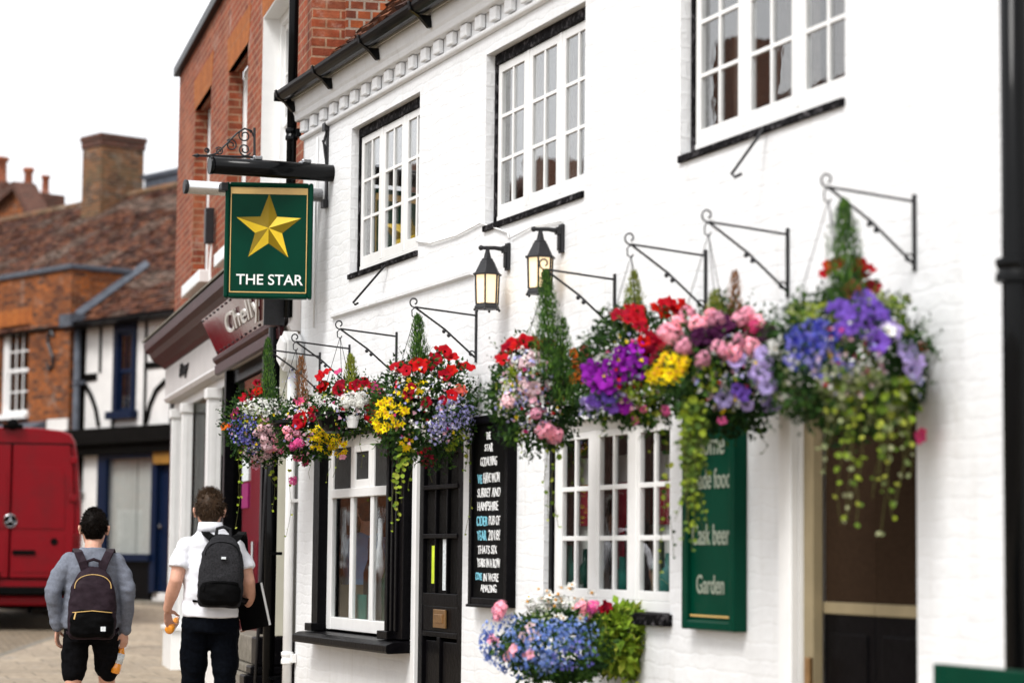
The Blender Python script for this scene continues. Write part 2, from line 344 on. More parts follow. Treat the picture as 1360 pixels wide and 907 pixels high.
so.rotation_euler = sv.to_track_quat('Z', 'Y').to_euler()
cd = bpy.data.cameras.new('camera'); co = bpy.data.objects.new('camera', cd); COL.objects.link(co); SC.camera = co
m = Matrix((CR, CU, -FW)).transposed().to_4x4(); m.translation = CAM; co.matrix_world = m
cd.sensor_width = 36; cd.lens = 36 * FPX / 1360; cd.clip_start = .1; cd.clip_end = 2000
cd.dof.use_dof = True; cd.dof.focus_distance = 16.4; cd.dof.aperture_fstop = 1.7; cd.dof.aperture_blades = 0
vs_ = SC.view_settings; vs_.view_transform = 'Standard'; vs_.look = 'None'; vs_.gamma = 1; vs_.use_curve_mapping = False; vs_.exposure = 0.95
SC.cycles.use_denoising = True; SC.cycles.max_bounces = 8; SC.cycles.transparent_max_bounces = 16
SC.cycles.sample_clamp_indirect = 6; SC.cycles.caustics_reflective = False; SC.cycles.caustics_refractive = False

# ------------------------------------------------------------------ text
def text(s, name, m, parent, x0, x1, z0, z1, y, depth=.003, shear=0.0, bold=0.0, squeeze=True, wob=0.0):
    cu = bpy.data.curves.new('txt', 'FONT'); cu.body = s; cu.size = 1; cu.extrude = .0; cu.shear = shear; cu.offset = bold
    to = bpy.data.objects.new('txt', cu); COL.objects.link(to); bpy.context.view_layer.update()
    me = bpy.data.meshes.new_from_object(to.evaluated_get(bpy.context.evaluated_depsgraph_get()))
    bpy.data.objects.remove(to)
    xs = [v.co.x for v in me.vertices]; ys = [v.co.y for v in me.vertices]
    ax, bx, ay, by = min(xs), max(xs), min(ys), max(ys); k = (z1 - z0) / (by - ay); kx = (x1 - x0) / (bx - ax) if squeeze else k
    vv = [(x0 + (v.co.x - ax) * kx, y, z0 + (v.co.y - ay) * k) for v in me.vertices]
    if wob: vv = [(x + wob * noise.noise(Vector((x * 28, z * 28, 1))), yy, z + wob * 1.3 * noise.noise(Vector((x * 22, z * 22, 9)))) for x, yy, z in vv]
    mb = MB(); n = len(vv); fs = [tuple(p.vertices) for p in me.polygons]
    cnt = {}
    for f in fs:
        for i in range(len(f)):
            e = (f[i], f[(i + 1) % len(f)]); cnt[e] = cnt.get(e, 0) + 1
    side = [(e[1], e[0], e[0] + n, e[1] + n) for e in cnt if (e[1], e[0]) not in cnt]
    mb.add(vv + [(x, y + depth, z) for x, yy, z in vv], fs + side)
    bpy.data.meshes.remove(me)
    return mb.build(name, m, parent)

# ------------------------------------------------------------------ ground
def sheet(name, xs_of_y, ys, dz, m):
    mb = MB(); rows = [[(x, y, gz(y) + dz) for x in xs_of_y(y)] for y in ys]; n = len(rows[0])
    mb.add([p for r in rows for p in r], [(i * n + k, i * n + k + 1, (i + 1) * n + k + 1, (i + 1) * n + k) for i in range(len(rows) - 1) for k in range(n - 1)])
    return tag(mb.build(name, m), kind='structure')
def paving(name, c1, c2, mortar, bw, bh, ms, rot, bp, stain):
    m = brick_mat(name, c1, c2, mortar, bw, bh, ms, bp=bp, rough=.8, pale=stain); nt = m.node_tree
    b = [n for n in nt.nodes if n.type == 'TEX_BRICK'][0]; ob = coords(nt)
    mp = N(nt, 'ShaderNodeMapping'); mp.inputs['Rotation'].default_value = (0, 0, R_(rot)); L(nt, ob, mp.inputs['Vector']); L(nt, mp.outputs[0], b.inputs['Vector'])
    return m
M_['setts'] = paving('road_setts', (.46, .37, .255), (.33, .265, .185), (.17, .14, .10), .21, .105, .012, 6, 1.0, (.36, .31, .25))
M_['slabs'] = paving('pavement_slabs', (.64, .53, .39), (.53, .44, .33), (.27, .22, .16), .62, .46, .010, 4, .5, (.42, .38, .33))
def kerb_x(y):
    pts = [(-40, -2.9), (10, -2.9), (16, -2.75), (22, -2.1), (27, -1.0), (31, .35), (35, 1.75), (39, 2.1), (45, .3), (60, -6), (500, -200)]
    for (a, xa), (b, xb) in zip(pts, pts[1:]):
        if y <= b: return xa + (xb - xa) * (y - a) / (b - a)
    return pts[-1][1]
YS = [-40, -20, -10] + [i for i in range(-5, 64)] + [70, 90, 130, 220, 420]
sheet('road', lambda y: [-220, -60, -30, -15, -8, -4, 0, 4, 10, 30, 80, 220], YS, 0.0, M_['setts'])
sheet('pavement', lambda y: [kerb_x(y) + .14 + k * (34 - kerb_x(y)) / 12 for k in range(13)], [y for y in YS if y <= 70], .075, M_['slabs'])
kb = MB(); ky = [-20 + i for i in range(86)]
prof = [(0, -.1), (0, .06), (.015, .073), (.14, .077), (.14, -.1)]
for a, b in zip(ky, ky[1:]):
    A = [(kerb_x(a) + x, a + .004, gz(a) + z) for x, z in prof]; B = [(kerb_x(b) + x, b - .004, gz(b) + z) for x, z in prof]
    kb.add(A + B, [tuple(range(5)), tuple(range(9, 4, -1))] + [(i, i + 1, i + 6, i + 5) for i in range(4)])
tag(kb.build('kerb', M_['stone']), kind='structure')

# ------------------------------------------------------------------ facade pieces
def facade(mb, u0, u1, z0, z1, holes, y=0.0, thick=.22, mi=0, step=.35):
    us = sorted(set([u0, u1] + [h[0] for h in holes] + [h[1] for h in holes])); zs = sorted(set([z0, z1] + [h[2] for h in holes] + [h[3] for h in holes]))
    def split(a):
        o = [a[0]]
        for p, q in zip(a, a[1:]):
            n = max(1, int(math.ceil((q - p) / step))); o += [p + (q - p) * i / n for i in range(1, n + 1)]
        return o
    us, zs = split(us), split(zs); idx = {}; vs = []; fs = []
    def V(i, j):
        if (i, j) not in idx:
            idx[(i, j)] = len(vs); vs.append((us[i], y, zs[j]))
        return idx[(i, j)]
    for i in range(len(us) - 1):
        for j in range(len(zs) - 1):
            cu, cz = (us[i] + us[i + 1]) / 2, (zs[j] + zs[j + 1]) / 2
            if any(h[0] < cu < h[1] and h[2] < cz < h[3] for h in holes): continue
            fs.append((V(i, j), V(i + 1, j), V(i + 1, j + 1), V(i, j + 1)))
    mb.add(vs, fs, mi)
    for (a, b, c, d) in holes:
        mb.quad((a, y, c), (a, y, d), (a, y + thick, d), (a, y + thick, c), mi); mb.quad((b, y, d), (b, y, c), (b, y + thick, c), (b, y + thick, d), mi)
        mb.quad((a, y, d), (b, y, d), (b, y + thick, d), (a, y + thick, d), mi); mb.quad((b, y, c), (a, y, c), (a, y + thick, c), (b, y + thick, c), mi)
    return mb
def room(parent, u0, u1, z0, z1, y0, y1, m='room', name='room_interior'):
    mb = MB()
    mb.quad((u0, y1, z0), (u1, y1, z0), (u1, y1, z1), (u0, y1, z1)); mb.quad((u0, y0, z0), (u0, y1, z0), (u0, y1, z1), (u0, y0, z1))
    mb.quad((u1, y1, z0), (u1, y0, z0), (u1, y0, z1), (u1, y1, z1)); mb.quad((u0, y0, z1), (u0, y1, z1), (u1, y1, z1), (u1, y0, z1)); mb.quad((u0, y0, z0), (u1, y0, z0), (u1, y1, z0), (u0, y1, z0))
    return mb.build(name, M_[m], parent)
def curtain(parent, u0, u1, z0, z1, y, m='curtain', waves=5, amp=.02):
    mb = MB(); n = waves * 8; vs = []
    for k in range(n + 1):
        x = u0 + (u1 - u0) * k / n; yy = y + amp * math.sin(2 * PI * waves * k / n + .6 * math.sin(k * .7))
        vs += [(x, yy, z0), (x, yy, z1)]
    mb.add(vs, [(2 * k, 2 * k + 2, 2 * k + 3, 2 * k + 1) for k in range(n)])
    return mb.build('curtain', M_[m], parent, smooth=True)
def sash(parent, u0, u1, z0, z1, y, cols, rows, fw=.05, bar=.02, d=.030, m='white', gl='glass', name='casement', zfr=None):
    mb = MB()
    mb.box(u0, u0 + fw, y, y + d, z0, z1); mb.box(u1 - fw, u1, y, y + d, z0, z1)
    mb.box(u0 + fw, u1 - fw, y + .001, y + d - .001, z1 - fw, z1); mb.box(u0 + fw, u1 - fw, y + .001, y + d - .001, z0, z0 + fw * 1.25)
    a, b, c, e = u0 + fw, u1 - fw, z0 + fw * 1.25, z1 - fw
    zcuts = [c + (e - c) * k / rows for k in range(1, rows)] if zfr is None else [c + (e - c) * t for t in zfr]
    for k in range(1, cols):
        x = a + (b - a) * k / cols; mb.box(x - bar / 2, x + bar / 2, y + .002, y + d - .008, c, e)
    for zc in zcuts: mb.box(a, b, y + .004, y + d - .011, zc - bar / 2, zc + bar / 2)
    o = mb.build(name, M_[m], parent, bevel=.003)
    g = MB(); g.box(a, b, y + .012, y + .016, c, e); g.build('pane', M_[gl], o)
    return o
def drop(parent, name, label=None, **kw):
    return tag(bpy.data.objects.new(name, None), label)

# ------------------------------------------------------------------ the white pub
gp = .10
pub = thing('public_house', 'white painted brick pub with dentil eaves and black trimmed casement windows', 'pub', (0, Y0, 0), R_(-90))
UW = [(1.26, 2.80), (4.07, 5.65), (6.90, 8.60)]; UZ = (3.455, 4.545)
LW = (5.09, 6.80, 1.165, 2.24); BW = (.62, 2.73, .90, 2.40); DR = (2.76, 3.74, .0, 2.30); DW = (8.16, 9.19, .0, 2.25)
holes = [(a, b) + UZ for a, b in UW] + [LW, BW, DR, DW]
mb = MB(); facade(mb, 0, 9.64, -.2, 5.02, holes, thick=.10)
mb.box(-.0, .02, .0, 7.0, -.2, 5.02)      # end wall beside the brick building
wallo = mb.build('wall', M_['white_wall'], pub)
mb = MB(); facade(mb, 9.64, 14.5, -.2, 5.02, [(10.9, 12.4, 3.455, 4.545), (10.9, 12.4, 1.2, 2.2)], y=-.035); mb.box(9.62, 9.64, -.035, .02, -.2, 5.0); mb.box(14.48, 14.5, -.03, 7, -.2, 5.02)
mb.build('end_bay', M_['white_wall'], pub)
mb = MB(); mb.box(0.02, 14.48, 6.9, 7.0, -.2, 5.02); mb.box(.02, 14.48, .6, 6.9, 2.62, 2.70); mb.build('back_wall', M_['white_wall'], pub)
# string course, cornice with dentils
mb = MB(); mb.profile([(-.001, 3.205), (-.028, 3.215), (-.03, 3.235), (-.001, 3.255)], .88, 3.90); mb.build('string_course', M_['white_wall'], pub)
mb = MB()
mb.profile([(-.002, 4.655), (-.03, 4.665), (-.034, 4.69), (-.002, 4.70)], -.02, 14.4)
mb.profile([(-.002, 4.80), (-.065, 4.805), (-.07, 4.85), (-.08, 4.87), (-.09, 4.93), (-.092, 4.965), (-.002, 4.965)], -.04, 14.4)
u = .02
while u < 14.3:
    mb.box(u + rnd.uniform(-.006, .006), u + .110, -.040, -.003, 4.715 + rnd.uniform(-.004, .004), 4.798); u += .262
mb.build('dentil_cornice', M_['white_wall'], pub, bevel=.008)

def upper_window(u0, u1, z0, z1, ncase=3, idx=0):
    wn = MB(); yb = .055
    wn.box(u0, u0 + .035, yb, yb + .09, z0, z1, 0); wn.box(u1 - .018, u1, yb, yb + .09, z0, z1, 0)
    wn.box(u0 + .035, u1 - .018, yb - .004, yb + .09, z1 - .065, z1, 0); wn.box(u0, u1, -.018, yb + .09, z0 - .002, z0 + .034, 0)
    win = wn.build('window', M_['blackrough'], pub, bevel=.004)
    wr = MB(); wr.box(u0 + .036, u1 - .019, yb + .008, yb + .085, z0 + .035, z0 + .092); wr.build('bottom_rail', M_['white'], win, bevel=.004)
    a, b, c, d = u0 + .037, u1 - .02, z0 + .093, z1 - .067; y = yb + .012; post = .03; W_ = (b - a + post) / ncase
    for k in range(1, ncase): fr = MB(); fr.box(a + k * W_ - post, a + k * W_, y - .004, y + .032, c, d); fr.build('mullion', M_['white'], win, bevel=.003)
    for k in range(ncase):
        sash(win, a + k * W_ + .001, a + (k + 1) * W_ - post - .001, c, d, y, 2, 3, fw=.052, bar=.022)
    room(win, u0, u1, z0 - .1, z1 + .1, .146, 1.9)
    for k in range(ncase):
        p = a + k * W_; ww = W_ - post
        if idx == 2 and k == 2: curtain(win, p - .02, p + ww * .42, c, d - .1, .28, 'curtain', 3); continue
        curtain(win, p, p + ww * (.62 if (k + idx) % 2 else .5), c - .05, d + .05, .28 + .02 * k, 'curtain', 4)
        if (k + idx) % 3 != 1: curtain(win, p + ww * .68, p + ww, c - .05, d + .05, .33, 'curtain', 3)
    return win
for i, (a, b) in enumerate(UW): upper_window(a, b, UZ[0], UZ[1], 3, i)
upper_window(10.9, 12.4, UZ[0], UZ[1], 3, 0)

# lower casement window
wn = MB(); wn.box(LW[0], LW[0] + .05, .03, .12, LW[2] + .06, LW[3]); win = wn.build('window', M_['black'], pub, bevel=.004)
sl = MB(); sl.box(LW[0] - .03, LW[1] + .03, -.05, .16, LW[2] - .005, LW[2] + .055); sl.build('sill', M_['blackrough'], win, bevel=.006)
a, b, c, d = LW[0] + .052, LW[1], LW[2] + .057, LW[3]; y = .045
fr = MB(); fr.box(a, a + .06, y, y + .04, c, d); fr.box(b - .075, b, y, y + .04, c, d); fr.box(a, b, y + .002, y + .072, c - .0, c + .055); fr.box(a, b, y + .002, y + .072, d - .06, d)
inn = (a + .06, b - .075); post = .075; W_ = (inn[1] - inn[0] + post) / 3
for k in (1, 2): fr.box(inn[0] + k * W_ - post, inn[0] + k * W_, y + .001, y + .036, c + .055, d - .06)
fr.build('frame', M_['white'], win, bevel=.004)
for k in range(3):
    p = inn[0] + k * W_; sash(win, p + .001, p + W_ - post - .001, c + .056, d - .061, y + .003, 2, 3, fw=.04, bar=.026, gl='lowglass')
    curtain(win, p - .27, p + (W_ - post) * .50 - .25, c, d, .145, 'curtain', 3)
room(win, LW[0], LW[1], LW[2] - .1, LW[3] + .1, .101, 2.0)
cl = MB(); cl.box(inn[0] - .2, inn[1], .19, .20, 1.67, 1.90); cl.box(inn[0] + .35, inn[0] + .6, .18, .189, 1.40, 1.67); cl.build('red_cushion', M_['redcloth'], win)
cl = MB(); cl.box(inn[0] - .2, inn[1], .21, .22, 1.22, 2.05); cl.build('net_curtain', M_['pale_blind'], win)
for (px_, h, r, mm) in ((.10, .28, .04, 'tealcard'), (.34, .26, .045, 'bottle'), (.85, .22, .05, 'tealcard'), (1.34, .30, .05, 'bottle'), (1.44, .24, .05, 'tealcard')):
    bt = MB(); x = inn[0] + px_ - .12; bt.loft([(x, .12, c + .06, r, r), (x, .12, c + .06 + h * .6, r, r), (x, .12, c + .06 + h * .72, r * .4, r * .4), (x, .12, c + .06 + h, r * .38, r * .38)], 12)
    bt.build('bottle_on_sill', M_[mm], win, smooth=True)

# bar window with black surround
wn = MB()
wn.box(.60, .76, -.05, .14, .97, 2.40); wn.box(2.36, 2.75, -.055, .14, .95, 2.40); wn.box(.76, 2.36, -.04, .14, 2.34, 2.40)
for k in range(3): wn.box(2.43 + k * .09, 2.47 + k * .09, -.072, -.054, 1.0, 2.38)
win = wn.build('window', M_['black'], pub, bevel=.005)
sl = MB(); sl.profile([(.14, .87), (-.16, .86), (-.17, .875), (-.17, .915), (-.12, .935), (.14, .955)], .52, 2.77); sl.box(.60, .78, -.10, .0, .945, 1.0); sl.box(2.34, 2.56, -.10, .0, .945, 1.0)
sl.build('sill', M_['black'], win, bevel=.005)
y = .015; fr = MB(); A, B = .762, 2.358
fr.box(A, A + .11, y, y + .034, .96, 2.34); fr.box(B - .07, B, y, y + .034, .96, 2.34); fr.box(A + .11, B - .07, y + .002, y + .088, .962, 1.05); fr.box(A + .11, B - .07, y + .002, y + .088, 2.26, 2.338)
fr.box(A + .11, B - .07, y - .012, y + .088, 1.90, 1.965)
third = (B - .07 - A - .11) / 3
for k in (1, 2): fr.box(A + .11 + k * third - .035, A + .11 + k * third + .035, y + .003, y + .032, 1.05, 2.26)
fr.build('frame', M_['white'], win, bevel=.005)
for k in range(3):
    p = A + .11 + k * third; e0, e1 = p + (.035 if k else 0), p + third - (.035 if k < 2 else 0)
    g = MB(); g.box(e0, e1, y + .016, y + .020, 1.05, 1.90); g.build('pane', M_['lowglass'], win)
    if k == 1: sash(win, e0, e1, 1.966, 2.26, y + .0, 1, 1, fw=.045, gl='obscure')
    else: g = MB(); g.box(e0, e1, y + .016, y + .020, 1.965, 2.26); g.build('leaded_pane', M_['obscure'], win)
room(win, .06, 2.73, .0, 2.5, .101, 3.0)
x = A + .11
for nm, bx, mm in (('teal_card', (x + third - .02, x + third + .20, .07, .08, 1.0, 1.22), 'tealcard'), ('framed_notice', (x + third + .24, x + third + .37, .075, .085, 1.02, 1.42), 'paper'), ('wicker_box', (x - .35, x - .1, .12, .3, 1.0, 1.28), 'beige')):
    q = MB(); q.box(*bx); q.build(nm, M_[mm], win)
for (px_, py_, h, r, mm) in ((third * 2 - .18, .14, .75, .045, 'greyish'), (third * 2 + .02, .13, .55, .04, 'bottle'), (third * 2 + .12, .15, .6, .04, 'bottle'), (third - .02, .17, .62, .05, 'black'), (third * 2 + .22, .15, .5, .04, 'steel')):
    bt = MB(); xx = x + px_; bt.loft([(xx, py_, 1.0, r, r), (xx, py_, 1.0 + h * .6, r, r), (xx, py_, 1.0 + h * .75, r * .4, r * .4), (xx, py_, 1.0 + h, r * .38, r * .38)], 12)
    bt.build('bar_bottle', M_[mm], win, smooth=True)

# glazed black door
fr = MB(); fr.box(2.78, 2.86, -.012, .06, .05, 2.30); fr.box(2.86, 3.72, -.01, .06, 2.24, 2.31); door = fr.build('doorway', M_['white'], pub, bevel=.006)
dl = MB(); d0, d1 = 2.865, 3.715; y = .012
dl.box(d0, d0 + .085, y, y + .05, .1, 2.235); dl.box(d1 - .10, d1, y, y + .05, .1, 2.235)
for (za, zb) in ((.1, .26), (.985, 1.02), (1.18, 1.26), (2.14, 2.235)): dl.box(d0 + .085, d1 - .10, y + .001, y + .049, za, zb)
dl.box(d0 + .085, d1 - .10, y + .004, y + .045, 1.02, 1.18)
for k in (1, 2): 
    xx = d0 + .085 + (d1 - d0 - .185) * k / 3 ; dl.box(xx - .012, xx + .012, y + .004, y + .044, 1.26, 2.14)
for zc in (1.62, 1.93): dl.box(d0 + .085, d1 - .10, y - .006, y + .04, zc - .014, zc + .014)
dl.box(d0 + .36, d0 + .42, y + .003, y + .046, .26, .985); dl.box(d0 + .11, d0 + .34, y + .018, y + .04, .29, .96); dl.box(d0 + .44, d1 - .13, y + .018, y + .04, .29, .96)
leaf_ = dl.build('door', M_['black'], door, bevel=.005)
g = MB(); g.box(d0 + .085, d1 - .10, y + .028, y + .032, 1.26, 2.14); g.build('pane', M_['obscure'], leaf_)
q = MB(); q.box(d0 + .33, d0 + .56, y - .012, y + .002, 1.045, 1.16); q.box(d0 + .37, d0 + .52, y - .018, y - .012, 1.075, 1.13); q.build('letterbox', M_['brass'], leaf_, bevel=.006)
q = MB(); q.box(d0 + .205, d0 + .30, y + .018, y + .027, 1.32, 1.56); q.build('lime_sticker', M_['lime'], leaf_)
q = MB(); q.box(d0 + .42, d0 + .52, y + .018, y + .027, 1.28, 1.60); q.build('paper_notice', M_['paper'], leaf_)
q = MB(); q.box(2.76, 3.74, -.30, .14, -.1, .098); q.build('doorstep', M_['stone'], door, bevel=.01)
room(door, 2.78, 3.72, 0, 2.4, .101, 1.5)

# open passage doorway with a double swing door
fr = MB(); fr.box(8.02, 8.10, -.028, .0, .05, 2.34); fr.box(8.10, 8.165, -.040, .0, .05, 2.34); fr.box(8.165, 9.19, -.03, .10, 2.25, 2.34)
dwy = fr.build('doorway', M_['white'], pub, bevel=.008)
jb = MB(); jb.box(8.162, 8.17, .0, .22, .1, 2.25); jb.build('painted_jamb', M_['white'], dwy)
jb = MB(); jb.box(8.172, 8.262, .02, .07, .1, 2.25); jb.build('door_post', M_['beige'], dwy, bevel=.004)
q = MB(); q.box(8.215, 8.262, .0, .02, .93, 1.07); q.build('hinge', M_['brass'], dwy, bevel=.003)
for (p, q_) in ((8.264, 8.716), (8.72, 9.186)):
    lf = MB(); lf.box(p, q_, .075, .105, .1, 1.262); lf.box(p + .06, q_ - .06, .068, .075, .2, 1.18); dd = lf.build('door', M_['black'], dwy, bevel=.004)
    k = MB(); k.box(p, q_, .070, .105, 1.263, 1.313); k.build('rail', M_['beige'], dd, bevel=.003)
    k = MB(); k.box(p, q_, .082, .10, 1.314, 2.25); k.build('woven_panel', M_['brownmesh'], dd)
q = MB(); q.box(8.1, 9.25, -.25, .1, -.1, .098); q.build('doorstep', M_['stone'], dwy, bevel=.01)

# roof, gutter
def tile_roof(parent, name, u0, u1, y0, z0, slope, length, cw=.17, ch=.11, cols=None, rough=.012, mossy=0.0, seed=1):
    r = random.Random(seed); mb = MB(); ca, sa = math.cos(slope), math.sin(slope); n = int(length / ch); k = int((u1 - u0) / cw)
    cols = cols or [(.12, .052, .034), (.165, .066, .040), (.09, .042, .032), (.20, .085, .048), (.13, .075, .055), (.075, .043, .036)]
    for j in range(n):
        sag = .012 * math.sin(j * .31)
        for i in range(k + 1):
            a = u0 + (i - .5 * (j % 2)) * cw; b = a + cw - .004
            a, b = max(a, u0), min(b, u1)
            if b - a < .02: continue
            t = j * ch; lift = r.uniform(0, rough); tl = r.uniform(-rough, rough) * .5; und = .03 * noise.noise(Vector((a * .6, j * .09, seed)))
            def P(uu, tt, h): return (uu, y0 + tt * ca - (h + und) * sa, z0 + tt * sa + (h + und) * ca + sag)
            h0, h1 = .022 + lift, .004; c = r.choice(cols); m_ = noise.noise(Vector((a * .7, j * .12, 3.0 + seed)))
            if mossy and m_ > .20: c = tuple(c[q] * (1 - mossy) + (.21, .17, .14)[q] * mossy for q in range(3))
            f = r.uniform(.5, .95); c = tuple(x * f for x in c)
            vs = [P(a, t, h0 + tl), P(b, t, h0 - tl), P(b, t + ch * 1.5, h1), P(a, t + ch * 1.5, h1), P(a, t, 0), P(b, t, 0)]
            mb.add(vs, [(0, 1, 2, 3), (4, 5, 1, 0), (0, 3, 4), (1, 5, 2)], 0, c)
    o = mb.build(name, M_['tiles'], parent)
    d = MB(); q = lambda uu, tt, h: (uu, y0 + tt * ca - h * sa, z0 + tt * sa + h * ca)
    d.add([q(u0, 0, -.002), q(u1, 0, -.002), q(u1, length, -.002), q(u0, length, -.002)] + [q(u0, 0, -.05), q(u1, 0, -.05), q(u1, length, -.05), q(u0, length, -.05)], [(0, 1, 2, 3), (7, 6, 5, 4), (0, 3, 7, 4), (1, 5, 6, 2), (0, 4, 5, 1), (3, 2, 6, 7)])
    d.build('underlay', M_['felt'], o)
    return o
rf = tile_roof(pub, 'roof', .07, 14.4, -.085, 5.04, R_(44), 5.0, seed=2, rough=.02)
mb = MB(); ca = [( -.245 + .062 * math.cos(a), 5.00 + .062 * math.sin(a)) for a in [PI + PI * k / 8 for k in range(9)]] + [(-.19, 5.0), (-.24, 4.99)]
gp_ = [(-.165 + .068 * math.cos(PI + PI * k / 10), 5.02 + .068 * math.sin(PI + PI * k / 10)) for k in range(11)]
gi_ = [(-.165 + .060 * math.cos(PI + PI * k / 10), 5.02 + .060 * math.sin(PI + PI * k / 10)) for k in range(10, -1, -1)]
mb.profile(gp_ + gi_, -.04, 14.3); mb.box(-.046, -.039, -.232, -.098, 4.955, 5.022)
gut = mb.build('gutter', M_['plastic'], pub)
for u in (.02, 1.02, 2.15, 3.25, 4.4, 5.5, 6.6, 7.7, 8.8):
    k = MB(); k.prism([(u - .02, 0), (u + .02, 0), (u + .02, .01), (u - .02, .01)], -.1, -.09) if False else k.profile([(-.085, 4.87), (-.105, 4.87), (-.165, 4.935), (-.23, 4.975), (-.242, 5.03), (-.235, 5.032), (-.17, 4.948), (-.085, 4.948)], u - .022, u + .022)
    k.build('bracket', M_['plastic'], gut, bevel=.003)
fb = MB(); fb.box(-.03, 14.4, -.098, -.07, 4.968, 5.06); fb.build('fascia_board', M_['white'], pub)

def pipe(name, label, fr, u, y, z0, z1, r, m, collars=(), collar_r=1.5, clips=()):
    base = fr.w(u, y, z0); t = thing(name, label, 'drainpipe', base, fr.a)
    mb = MB(); mb.tube([(0, 0, 0), (0, 0, z1 - z0)], r, 14); mb.build('pipe', M_[m], t, smooth=True)
    for z in collars:
        c = MB(); c.loft([(0, 0, z - z0 - .05, r * 1.1, r * 1.1), (0, 0, z - z0 - .045, r * collar_r, r * collar_r), (0, 0, z - z0 - .02, r * collar_r, r * collar_r), (0, 0, z - z0, r * (collar_r - .2), r * (collar_r - .2)), (0, 0, z - z0 + .02, r * collar_r, r * collar_r), (0, 0, z - z0 + .04, r * collar_r, r * collar_r), (0, 0, z - z0 + .045, r * 1.1, r * 1.1)], 16)
        c.box(-r * 2.6, r * 2.6, r * .3, r * 1.3, z - z0 - .035, z - z0 + .03); c.build('collar', M_[m], t, bevel=.002)
    for z in clips:
        c = MB(); c.box(-r * 1.6, r * 1.6, -r * .2, r * 1.6, z - z0 - .012, z - z0 + .012); c.build('clip', M_[m], t)
    return t

# ------------------------------------------------------------------ things fixed to the pub wall
pipe('drainpipe', 'thick black drainpipe with a ribbed collar on the white wall past the open doorway', PUB, PUB(1351, 600, -.115)[0], -.115, .0, 4.98, .052, 'plastic', (2.57,), 1.45, (1.0, 4.2))
pipe('drainpipe', 'black drainpipe down the brick wall beside the pub gutter, above the hanging sign', PUB, -.10, -.07, 3.3, 8.6, .038, 'plastic', (4.72, 6.6), 1.3)
pipe('drainpipe', 'black drainpipe in the corner between burgundy shop and white pub, below the alarm box', PUB, -.42, -.09, .1, 3.25, .046, 'plastic', (), 1.3, (.55, 1.5, 2.5))
pipe('drainpipe', 'white painted drainpipe on the edge of the pub beside the black corner pipe', PUB, -.03, -.05, .1, 2.95, .036, 'white', (.72,), 1.3, (1.9,))
q = MB(); q.tube([(-.60, -.16, .12), (-.52, -.14, 1.1), (-.46, -.13, 2.0), (-.44, -.12, 2.35)], .014, 8); q.tube([(-.44, -.12, 2.35), (-.50, -.13, 2.45), (-.56, -.15, 2.40), (-.57, -.15, 2.3)], .012, 8)
hk = q.build('hook_pole', M_['iron'], None, smooth=True); hk.location = (0, Y0, 0); hk.rotation_euler = (0, 0, R_(-90))
tag(hk, 'thin black crook-topped pole leaning in the corner beside the black drainpipe', 'pole')

# alarm box
t = thing('alarm_box', 'white six sided burglar alarm box at the corner of the pub', 'alarm box', PUB.w(.02, -.01, 3.03), PUB.a)
hexa = lambda r, y0_, y1_: [(r * math.cos(R_(60 * k + 30)), r * math.sin(R_(60 * k + 30))) for k in range(6)]
mb = MB(); mb.prism(hexa(.155, 0, 0), -.13, -.02); mb.prism(hexa(.12, 0, 0), -.155, -.131); mb.build('cover', M_['white'], t, bevel=.008)
mb = MB(); mb.prism(hexa(.135, 0, 0), -.02, .0); mb.build('back_plate', M_['greyish'], t)

def spiral(c, r0, r1, turns, a0, plane, n=26, sgn=1):
    out = []
    for k in range(n + 1):
        f = k / n; a = a0 + sgn * 2 * PI * turns * f; r = r0 + (r1 - r0) * f
        p, q_ = r * math.cos(a), r * math.sin(a)
        out.append((c[0] + (p if plane == 'xz' else 0), c[1] + (p if plane == 'yz' else 0), c[2] + q_))
    return out

# hanging basket brackets: wall bar, arm and brace; local -y points out to the street
ARM = .40
def make_bracket():
    t = thing('basket_bracket', 'x', 'bracket', (0, 0, 0), R_(-90), 'wrought iron basket brackets along the pub')
    q = MB(); q.box(-.011, .011, -.012, -.002, -.285, .03); q.build('wall_bar', M_['iron'], t, bevel=.002)
    q = MB(); q.tube([(0, -.005, 0), (0, -ARM, .035)], .006, 8); q.build('arm', M_['iron'], t)
    q = MB(); q.tube([(0, -.012, -.255), (0, -ARM * .52, -.11 + .018), (0, -ARM, .033)], .0065, 8)
    for f in (.44, .52): p = (0, -.012 - (ARM - .012) * f, -.255 + .288 * f); q.ball(p, .0125, 8)
    q.build('brace', M_['iron'], t)
    q = MB(); q.tube(spiral((0, -ARM - .005, .065), .032, .012, .95, -PI / 2, 'yz', sgn=-1), .005, 6); q.build('scroll', M_['iron'], t); q = MB(); q.tube(spiral((0, -.034, -.235), .022, .008, .9, 0, 'yz'), .004, 6)
    q.build('scroll', M_['iron'], t); q = MB(); q.tube([(0, -ARM, .033), (0, -ARM - .02, .015), (0, -ARM - .018, -.02), (0, -ARM + .004, -.03), (0, -ARM + .012, -.012)], .004, 6)
    q.build('hook', M_['iron'], t)
    return t
BU = [.56, 1.31, 2.39, 3.955, 6.094, 7.211, 8.072, 9.192]
BLAB = ['basket bracket nearest the alarm box, above the feathery green conifer and pale mixed flowers', 'basket bracket over the dry brown plant beside the alarm box',
        'basket bracket over the yellow-tipped conifer and black pot', 'basket bracket over the red petunias, beside the lower lantern', 'basket bracket behind the tall conifer under the upper lantern',
        'basket bracket above the largest bunch of red petunias', 'basket bracket above the pink geraniums and dried brown sprig', 'highest looking basket bracket, above the open doorway']
br0 = make_bracket()
def copy_tree(o, parent=None):
    c = o.copy(); COL.objects.link(c)
    if parent is not None: c.parent = parent
    for ch in list(o.children): copy_tree(ch, c)
    return c
